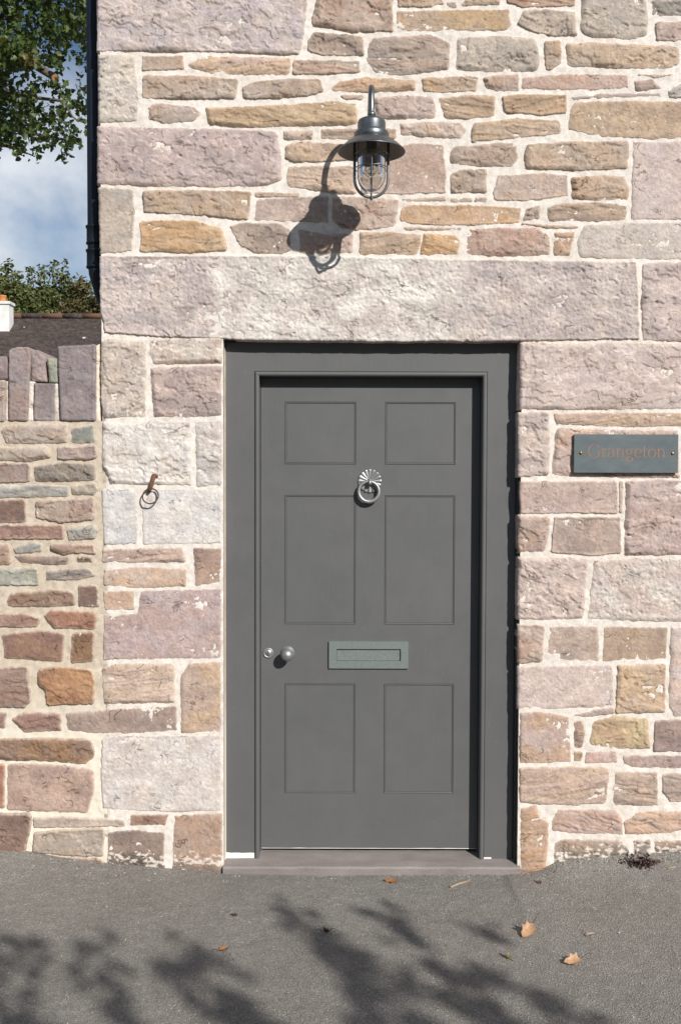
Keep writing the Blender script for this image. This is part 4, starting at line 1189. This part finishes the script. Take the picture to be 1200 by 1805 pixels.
# ------------------------------------------------------------------ leaves and trees
def leaf_proto():
    """lobed leaf about one unit long, slightly folded and curled: verts, tris"""
    o = [(0, -.02), (.16, .10), (.40, .12), (.30, .30), (.48, .46), (.27, .56), (.24, .78), (0, 1.0), (-.24, .78), (-.27, .56), (-.48, .46), (-.30, .30), (-.40, .12), (-.16, .10)]
    v = [(x, y, .25 * abs(x) - .18 * (y - .4) ** 2) for x, y in o] + [(0, .30, -.01), (0, .62, -.02)]
    f = []
    n = len(o)
    right_ = [0, 1, 2, 3, 4, 5, 6, 7]; left_ = [7, 8, 9, 10, 11, 12, 13, 0]
    for a in ((0, 1, 14), (1, 2, 3), (1, 3, 14), (3, 4, 5), (3, 5, 15), (3, 15, 14), (5, 6, 15), (6, 7, 15), (7, 8, 15), (8, 9, 15), (9, 10, 11), (9, 11, 15), (11, 14, 15), (11, 12, 13), (11, 13, 14), (13, 0, 14)): f.append(a)
    return np.array(v), np.array(f)
LV, LF = leaf_proto()
LV2 = np.array([(0, 0, 0), (.28, .35, .08), (.2, .75, .02), (0, 1, -.06), (-.2, .75, .02), (-.28, .35, .08), (0, .5, -.03)]); LF2 = np.array([(0, 1, 6), (1, 2, 6), (2, 3, 6), (3, 4, 6), (4, 5, 6), (5, 0, 6)])
def rot_rand(n, rng, droop=.5):
    """rotation matrices: leaf direction random with some droop"""
    th_ = rng.random(n) * 2 * PI; el = rng.normal(-droop, .6, n); roll = rng.normal(0, .8, n)
    d = np.stack([np.cos(th_) * np.cos(el), np.sin(th_) * np.cos(el), np.sin(el)], -1)
    upz = np.tile([0., 0, 1], (n, 1)); s_ = np.cross(d, upz); s_ /= np.maximum(np.linalg.norm(s_, axis=1), 1e-6)[:, None]; w = np.cross(s_, d)
    c, sn = np.cos(roll)[:, None], np.sin(roll)[:, None]
    s2 = s_ * c + w * sn; w2 = -s_ * sn + w * c
    return np.stack([s2, d, w2], -1)
def leaf_mesh(name, pos, size, rng, proto=(LV, LF), droop=.5):
    n = len(pos); Rm = rot_rand(n, rng, droop); v, f = proto
    V = np.einsum('nij,kj->nki', Rm, v) * size[:, None, None] + pos[:, None, :]
    F = (f[None] + (np.arange(n) * len(v))[:, None, None]).reshape(-1, 3)
    return mesh_np(name, V.reshape(-1, 3), F, False)
def at(px, py, dist):
    d = ray(px, py); return CAMP + d * (dist / d.y)

# near tree, upper left, hanging over the garden wall
rng = np.random.default_rng(21)
tr1 = empty('broadleaf_tree', at(-330, 1540, 12.0)[:2] and Vector((at(-330, 900, 12.0).x, 12.0 - 4.147, 0)))
tag(tr1, 'dark leafy tree overhanging at upper left with a sawn off limb', 'tree')
trunk = MB()
bx, by = tr1.location.x, tr1.location.y
top = at(-160, -350, 12.0)
trunk.tube([(bx, by, -.1), (bx + .05, by, 1.5), (bx + .15, by + .05, 3.2), (bx + .5, by, 5.4), tuple(top)], .2, 14, rr=[.30, .24, .21, .17, .05])
trunk.build('trunk', M_bark, tr1)
def limb(pl, r0_, r1_, parent, name='branch', m=None):
    n = len(pl); return MB().tube([tuple(p) for p in pl], .1, 8, rr=[r0_ + (r1_ - r0_) * i / (n - 1) for i in range(n)]).build(name, m or M_bark, parent)
stub = [at(-60, 52, 11.6), at(0, 82, 11.3), at(55, 110, 11.1), at(97, 136.5, 10.9)]
limb(stub, .06, .040, tr1, 'sawn_limb')
e = at(97.4, 136.8, 10.88); dirn = (stub[3] - stub[2]).normalized()
cf = MB(); uu = dirn.cross(Vector((0, 0, 1))).normalized(); ww = dirn.cross(uu)
cf.add([tuple(e + uu * .039 * math.cos(2 * PI * i / 14) + ww * .039 * math.sin(2 * PI * i / 14)) for i in range(14)], [tuple(range(14))])
cf.build('sawn_face', M_cut, tr1)
limbs = [[at(-150, 120, 11.8), at(-30, 150, 11.4), at(60, 172, 11.2), at(112, 178, 11.0), at(128, 205, 10.9), at(140, 215, 10.9)],
         [at(-150, 200, 11.8), at(-40, 215, 11.5), at(40, 232, 11.3), at(110, 245, 11.2), at(140, 255, 11.1)],
         [at(-140, 60, 12), at(-20, 30, 11.9), at(80, 40, 11.7), at(150, 60, 11.6)],
         [at(-140, -40, 12), at(0, -30, 12), at(120, -10, 12), at(200, 40, 12)],
         [at(-100, 230, 11.9), at(-20, 250, 11.7), at(30, 262, 11.6), at(62, 276, 11.5)]]
for k, L in enumerate(limbs): limb(L, .03, .006, tr1)
# leaf positions in picture space, thinned by a mask so that the sky shows in gaps
pos = []; fringe = []
tries = 0
while len(pos) < 24000 and tries < 90000:
    tries += 1
    px = rng.uniform(-260, 215); py = rng.uniform(-330, 300)
    low = 262 - 0.0016 * max(0, px - 20) ** 2 * .9 - (0 if px < 60 else (px - 60) * .12) + 75 * float(fbm(np.array([px * .03]), np.array([2.]), 55, 3)[0])
    if py > low: continue
    nse = float(fbm(np.array([px * .021]), np.array([py * .026]), 61, 3)[0])
    g = max(0, (px - 35) / 130) * max(0, min(1, (py - 20) / 90)) + .35 * max(0, (py - 150) / 120)
    if nse < -.64 + .60 * g: continue
    if (px - 80) ** 2 / 500 + (py - 126) ** 2 / 130 < 1 and rng.random() < .9: continue
    # keep the patch of open sky right of the limb
    if ((px - 135) / 26) ** 2 + ((py - 118) / 40) ** 2 < 1 and rng.random() < .9: continue
    if ((px - 85) / 26) ** 2 + ((py - 178) / 18) ** 2 < 1 and rng.random() < .85: continue
    if ((px - 38) / 22) ** 2 + ((py - 140) / 18) ** 2 < 1 and rng.random() < .85: continue
    if ((px - 60) / 18) ** 2 + ((py - 85) / 12) ** 2 < 1 and rng.random() < .6: continue
    if (px > 60 and py > 120) and rng.random() < .35: continue
    dist = rng.uniform(10.7, 13.2)
    pos.append(at(px, py, dist)); fringe.append((px, py, dist))
for _ in range(420):
    px, py = rng.normal(25, 26), rng.normal(88, 14)
    if px < 62: pos.append(at(px, py, rng.uniform(10.3, 10.8))); fringe.append((px, py, 10.6))
# drooping sprays on the lower fringe
for (ax, ay, bx_, by_) in ((10, 225, 12, 262), (32, 235, 34, 270), (62, 245, 66, 288), (95, 235, 100, 266), (118, 228, 126, 262), (145, 195, 150, 235), (138, 90, 148, 112), (105, 205, 116, 272), (80, 215, 86, 252), (-5, 220, 0, 268), (112, 268, 116, 280), (140, 150, 142, 175), (128, 240, 146, 258)):
    for q in range(13):
        s_ = rng.random(); pos.append(at(ax + (bx_ - ax) * s_ + rng.normal(0, 5), ay + (by_ - ay) * s_ + rng.normal(0, 4), rng.uniform(10.9, 11.5))); fringe.append((ax, ay + 400 * s_, 10.8))
pos = np.array([tuple(p) for p in pos]); fringe = np.array(fringe)
vis = (fringe[:, 0] > 0) & (fringe[:, 0] < 155) & (fringe[:, 1] > 0)
order = np.argsort(np.where(vis, fringe[:, 2], 99)); near = order[:300]; rest = order[300:]
szr = rng.uniform(.048, .09, len(pos))
foli = link('foliage', leaf_mesh('foliage', pos[rest], szr[rest], rng), M_leaf, tr1); foli['kind'] = 'stuff'
lm = mesh_np('leaf', LV, LF, False); lm.materials.append(M_leaf)
lmy = mesh_np('leaf_yellow', LV, LF, False); lmy.materials.append(M_leafy)
Rm = rot_rand(len(near), rng, .5)
for k, i in enumerate(near):
    o = bpy.data.objects.new('leaf', lmy if (rng.random() < .05 or (abs(fringe[i][0] - 75) < 35 and abs(fringe[i][1] - 100) < 22 and rng.random() < .5)) else lm)
    COL.objects.link(o); o.parent = tr1
    mm = Matrix([list(r) for r in Rm[k] * szr[i]]).to_4x4(); mm.translation = Vector(pos[i]) - tr1.location
    o.matrix_basis = mm

# bushy trees behind the neighbour's roof
def far_tree(label, px, top_py, half_w, dist, m, seed, shoots, n=17000):
    rg_ = np.random.default_rng(seed)
    base = at(px, 560, dist); root = empty('bushy_tree', (base.x, base.y, 0))
    tag(root, label, 'tree', 'trees behind the brown roof')
    zt_ = at(px, top_py, dist).z; R = half_w / FPX * dist
    MB().tube([(base.x, base.y, -.1), (base.x + .1, base.y, zt_ * .5), (base.x, base.y, zt_ * .92)], .2, 8, rr=[.22, .16, .03]).build('trunk', M_bark, root)
    P_ = []
    cl = [(rg_.normal(0, .5) * R, rg_.normal(0, .4) * R, zt_ - R * .42 - rg_.uniform(0, 1.5) * R, R * rg_.uniform(.26, .48)) for _ in range(44)]
    for _ in range(n):
        c = cl[rg_.integers(len(cl))]; d = rg_.normal(0, 1, 3); d /= np.linalg.norm(d); rr_ = c[3] * rg_.random() ** .4
        P_.append((base.x + c[0] + d[0] * rr_, base.y + c[1] + d[1] * rr_, c[2] + d[2] * rr_ * .8))
    for (x0, y0, x1, y1) in shoots:
        a_, b2 = at(x0, y0, dist - .3), at(x1, y1, dist - .3)
        limb([a_, (a_ + b2) / 2 + Vector((.03, 0, 0)), b2], .022, .006, root)
        for q in range(80):
            s_ = rg_.random(); p = a_ + (b2 - a_) * s_; w_ = .13 * (1.15 - s_ * .7); P_.append((p.x + rg_.normal(0, w_), p.y + rg_.normal(0, w_), p.z + rg_.normal(0, w_ * .8)))
    P_ = np.array(P_)
    f = link('foliage', leaf_mesh('foliage', P_, rg_.uniform(.10, .19, len(P_)), rg_, (LV2, LF2), .2), m, root); f['kind'] = 'stuff'
far_tree('dark green bushy tree rising behind the white chimney', -8, 478, 62, 34, M_leafb, 31, [(8, 490, 18, 458), (-20, 490, -26, 466)])
far_tree('loose green tree with upright shoots behind the brown roof', 92, 482, 74, 36, M_leafb, 32, [(85, 500, 98, 462), (104, 500, 116, 458), (60, 505, 52, 472), (32, 505, 30, 478), (104, 505, 122, 486), (70, 500, 74, 470)])
far_tree('browning bushy tree beside the drainpipe behind the roof', 160, 508, 66, 33, M_leafc, 33, [(136, 520, 142, 492), (146, 520, 156, 498), (128, 530, 126, 500)])

# ------------------------------------------------------------------ neighbour's house
DH = 22.0
hb = at(60, 556, DH)
nh = empty('neighbour_house', (hb.x, hb.y, 0))
tag(nh, 'low neighbouring house with brown tiled roof and white chimney behind the garden wall', 'house')
x0h, x1h = at(-420, 556, DH).x, at(420, 556, DH).x
yr, zrg = hb.y, hb.z
pit = math.radians(36); Ls = 4.2
ye, ze = yr - Ls * math.cos(pit), zrg - Ls * math.sin(pit)
wm = MB(); wm.box(x0h + .2, x1h - .2, ye + .3, yr + 3.1, -.05, ze - .05)
wm.build('wall', M_white, nh)
rb = MB(); rb.add([(x0h, ye, ze - .06), (x1h, ye, ze - .06), (x1h, yr, zrg - .06), (x0h, yr, zrg - .06), (x1h, yr + 3.4, ze - .06), (x0h, yr + 3.4, ze - .06)], [(0, 1, 2, 3), (3, 2, 4, 5)])
roof = rb.build('roof', M_tile, nh)
rt = MB(); rr_ = random.Random(5)
gauge = .105; rows = int(Ls / gauge)
xa, xb = at(-140, 556, DH).x, at(260, 556, DH).x
for j in range(rows):
    sl = j * gauge; w = .17; x = xa + (w / 2 if j % 2 else 0)
    while x < xb:
        a0 = rr_.uniform(-.005, .005); lift = .026 + rr_.uniform(-.005, .007)
        def pt2(xx, s_, up_): return (xx, yr - s_ * math.cos(pit) - up_ * math.sin(pit), zrg - s_ * math.sin(pit) + up_ * math.cos(pit))
        s0, s1 = sl, sl + gauge * 1.35
        rt.add([pt2(x, s0, .0), pt2(x + w - .006, s0, .0), pt2(x + w - .006, s1 + a0, lift), pt2(x, s1 + a0, lift), pt2(x, s1 + a0, lift - .016), pt2(x + w - .006, s1 + a0, lift - .016)], [(3, 2, 1, 0), (4, 5, 2, 3)])
        x += w
tl = rt.build('roof_tiles', M_tile); sub(roof, tl, nh); tl['kind'] = 'stuff'
tl.matrix_parent_inverse = Matrix.Translation(-nh.location)
tl.parent = nh
x = xa
k = 0
while x < xb:
    pp = [(x, yr, zrg - .01), (x + .44, yr, zrg - .01)]
    MB().tube(pp, .06, 10).build('ridge_tile', M_tile if k % 2 else M_ridge, nh); x += .45; k += 1
cxl, cxr_ = at(-34, 545, DH - 1).x, at(18, 545, DH - .55).x
yc_ = yr - .35
ct = at(10, 536, DH - .5).z
ch = MB().box(cxl, cxr_ - .03, yc_ - .15, yc_ + .13, zrg - .9, ct)
chim = ch.build('chimney', M_white, nh)
cb = MB().box(cxl - .03, cxr_, yc_ - .18, yc_ + .16, ct + .001, ct + .06).build('chimney_cap', M_white, nh)
hc = MB().lathe([(.085, 0), (.08, .03), (.075, .11), (.085, .12), (.085, .15), (.06, .155)], (at(4, 530, DH - .4).x, yc_, ct + .06), 'Z', 20).build('chimney_pot', M_orange, nh)

# ------------------------------------------------------------------ tree behind the viewer: only its shadow is in the picture
rng = np.random.default_rng(77)
def lift(px, py, k):
    x, y = G(px, py, .0); return (x + TH * k, y - k, TV * k)
root = empty('shade_tree', (12.2, -13.0, 0))
tag(root, 'leafy tree behind the viewer, seen only by its soft shadow on the asphalt', 'tree')
K0 = 4.3
tw = [  # shadow twigs on the ground in picture coordinates, leaf count
 [(720,1880),(600,1710),(545,1640),(500,1590)], [(650,1760),(610,1690),(575,1650)], [(860,1900),(740,1790),(650,1700)], [(900,1850),(800,1740),(740,1690)], [(720,1660),(690,1625),(670,1612)],
 [(1150,1880),(1010,1790),(900,1735),(812,1690)], [(1000,1870),(900,1800),(860,1765)], [(860,1650),(838,1638)], [(500,1900),(400,1770),(350,1730),(312,1672)], [(340,1710),(300,1700),(268,1700)],
 [(300,1900),(235,1800),(205,1740),(200,1720)], [(150,1735),(138,1720)], [(150,1690),(148,1655)], [(20,1850),(-20,1720),(-5,1650)], [(130,1850),(90,1805),(10,1810)],
 [(520,1900),(440,1790),(425,1750)], [(90,1665),(50,1668)], [(800,1735),(770,1715)]]
LP = []
for tw_ in tw:
    k0 = K0 + rng.uniform(-.5, .9)
    P3 = [Vector(lift(px, py, k0)) for px, py in tw_]
    limb(P3, .018, .006, root)
    # leaves in clumps, denser towards the tips
    for i in range(len(P3) - 1):
        L = (P3[i + 1] - P3[i]).length
        for q in range(int(6 + L * 17)):
            s_ = rng.random(); p = P3[i] + (P3[i + 1] - P3[i]) * s_
            LP.append((p.x + rng.normal(0, .038), p.y + rng.normal(0, .04), p.z + rng.normal(0, .035)))
# crown beyond: its shadow falls below the frame
for _ in range(9000):
    gx_, gy_ = rng.uniform(-4.5, 5.5), -1.75 - 7.5 * rng.random() ** 1.3; k0 = rng.uniform(5, 12)
    LP.append((gx_ + TH * k0, gy_ - k0, TV * k0))
LP = np.array(LP)
f = link('foliage', leaf_mesh('foliage', LP, np.where(np.arange(len(LP)) < len(LP) - 9000, rng.uniform(.06, .105, len(LP)), rng.uniform(.12, .22, len(LP))), rng), M_leaf, root); f['kind'] = 'stuff'
limb([Vector((12.2, -13, -.1)), Vector((12, -12.8, 3)), Vector((11.4, -12.6, 5)), Vector((9, -13, 8))], .26, .08, root, 'trunk')
limb([Vector((11.5, -12.6, 4.8)), Vector((9.0, -11.5, 4.9)), Vector((5.6, -10.2, 4.7)), Vector((3.5, -8.5, 4.3))], .1, .03, root)

hrng = np.random.default_rng(5)  # unseen leaf mass, added to block sky light and deepen the shadows
hp = np.stack([hrng.uniform(-26, 22, 15000), -13.5 - hrng.random(15000) * 2.2, 4.6 * hrng.random(15000) ** .8 + hrng.normal(0, .2, 15000)], -1)
hp = np.concatenate([hp, np.stack([-6 - hrng.random(7000) * 9, -11 + hrng.normal(0, 1.6, 7000), 4.5 + hrng.normal(0, 1.6, 7000)], -1)])
hd = link('sky_blocker', leaf_mesh('sky_blocker', hp, hrng.uniform(.25, .45, len(hp)), hrng, (LV2, LF2), 0), M_leaf)
tag(hd, 'unseen leaf mass added behind the viewer to block sky light', 'sky_blocker', kind='stuff')

# ------------------------------------------------------------------ fallen leaves and litter
def fallen(label, px, py, size, rot, m, curl=.5, pitch=.3, seed=1, fold=.6, stem=True, name='fallen_leaf', cat='leaf', spin=0):
    x, y = G(px, py, .004); z = float(ground_z(np.array([x]), np.array([y]))[0])
    root = empty(name, (x, y, z)); tag(root, label, cat, 'fallen leaves on the asphalt')
    v = []
    for (a, b2, c) in LV:
        zz_ = fold * abs(a) ** 1.3 + curl * (b2 - .45) ** 2 + .04 * math.sin(9 * a + seed) + .03 * math.sin(11 * b2 + seed * 2)
        v.append((a * size * (1 - .25 * fold), (b2 - .45) * size, zz_ * size))
    R3 = Matrix.Rotation(rot, 3, 'Z') @ Matrix.Rotation(pitch, 3, 'X') @ Matrix.Rotation(spin, 3, 'Z')
    v = [R3 @ Vector(q) for q in v]; lo = min(q.z for q in v)
    v = [(q.x + x, q.y + y, q.z - lo + z + .001) for q in v]
    vv = v + [(q[0], q[1], q[2] - .0008) for q in v]; n = len(v)
    ff = [tuple(int(i) for i in f_) for f_ in LF] + [tuple(int(i) + n for i in f_[::-1]) for f_ in LF]
    MB().add(vv, ff, True).build('blade', m, root)
    if stem:
        p0 = Vector(v[0]); d = (p0 - Vector(v[14])).normalized()
        MB().tube([p0, p0 + d * size * .25 + Vector((0, 0, size * .12)), p0 + d * size * .5 + Vector((0, 0, size * .1)), p0 + d * size * .62], .0011, 5).build('stalk', M_dry3 if m is not M_dry4 else m, root)
    return root
fallen('large pale curled leaf with a thin bent stalk on the asphalt', 928, 1643, .072, .15, M_dry, .95, .75, 2, .8, spin=2.3)
fallen('ragged brown leaf lying on the asphalt at lower right', 1009, 1697, .062, -.1, M_dry, .7, .45, 5, .7, spin=1.9)
fallen('tiny olive leaf between the large pale leaf and the shadows', 893, 1686, .030, math.radians(40), M_dry4, .9, .8, 3, .8)
fallen('small dark curled leaf in front of the middle of the door', 573, 1641, .034, math.radians(120), M_dry3, 1.2, .6, 4, 1.0)
fallen('small orange leaf lying by itself on the left asphalt', 395, 1672, .036, math.radians(-80), M_dry2, .5, .2, 6, .5)
fallen('flat brown leaf lying against the doorstep', 689, 1547, .055, math.radians(80), M_dry2, .2, .05, 7, .3, False)
fallen('dark crumpled leaf scrap below the right corner of the doorway', 949, 1553, .026, math.radians(10), M_dry3, 1.0, .5, 8, 1.0, False)
fallen('bright orange leaf lying by the wall foot at right', 1163, 1519, .05, math.radians(95), M_dry2, .3, .05, 9, .4, False)
fallen('dull grey brown scrap on the asphalt below the left door jamb', 413, 1611, .028, math.radians(75), M_dry3, .3, .05, 10, .3, False)
def twig(label, pxs, r, m=M_twig, flat=1.0):
    pp = []
    for i, (px, py) in enumerate(pxs):
        x, y = G(px, py, .004); z = float(ground_z(np.array([x]), np.array([y]))[0]); pp.append((x, y, z + r * flat + .002 * (i % 2)))
    o = MB().tube(pp, r, 7, rr=[(r, r * flat)] * len(pp)).build('twig', m)
    return tag(o, label, 'twig', 'twigs on the asphalt')
twig('pale flat splinter of wood in front of the doorstep', [(793, 1559), (808, 1553), (825, 1546)], .0085, M_twig, .4)
twig('short pale twig right of the large curled leaf', [(1031, 1648.5), (1038, 1647), (1045, 1645)], .0035)
twig('thin white twig by the wall foot at right', [(1175, 1544), (1182, 1543), (1190, 1542.5)], .003)
# clump of dead weed against the wall foot
x, y = G(1130, 1516, .09); rngd = np.random.default_rng(12)
pc = []
for _ in range(240):
    q = rngd.normal(0, 1, 2); px, py = 1131 + q[0] * 13, 1519 + q[1] * 6 - .1 * q[0]
    xx, zz_ = P(px, min(py, 1530), -.035); yy = -.035 - abs(rngd.normal(0, .018))
    pc.append((xx, yy, max(zz_, float(ground_z(np.array([xx]), np.array([yy]))[0])) + .002))
wd = link('dead_weed', leaf_mesh('dead_weed', np.array(pc), rngd.uniform(.008, .026, len(pc)), rngd, (LV2, LF2), 0), leaf_mat('dead_weed', (.035, .018, .018), (.16, .10, .085), .05, 90))
tag(wd, 'dark reddish clump of dead weed at the foot of the right wall', 'weed')
# loose grit on the asphalt
gv = MB(); rg2 = random.Random(9)
for q_ in range(1700):
    px, py = rg2.uniform(-20, 1220), 1535 + 275 * rg2.random() ** 1.4
    x, y = G(px, py, .0)
    if q_ > 900: x, y = rg2.uniform(-1.6, 1.6), -.012 - abs(rg2.gauss(0, .045))
    z = float(np.interp(x, gx, gz)) * math.exp(-abs(min(y, 0)) / .30); r = rg2.uniform(.0012, .0032) * (1.6 if rg2.random() < .06 else 1)
    if y > -.01: continue
    an = rg2.random() * PI
    vs_ = [(x + r * math.cos(an + k * PI / 2) * rg2.uniform(.7, 1.2), y + r * math.sin(an + k * PI / 2) * rg2.uniform(.7, 1.2), z) for k in range(4)] + [(x, y, z + r * 1.1)]
    gv.add(vs_, [(0, 1, 4), (1, 2, 4), (2, 3, 4), (3, 0, 4)])
M_grit, t, b = mat('grit', rough=.9); c = coords(t)
t.links.new(ramp(t, noise(t, c, 40, 2), [(.35, (.10, .085, .07)), (.5, (.30, .27, .23)), (.62, (.55, .5, .45))]), b.inputs['Base Color'])
tag(gv.build('grit', M_grit), 'loose fine grit scattered over the asphalt', 'grit', kind='stuff')
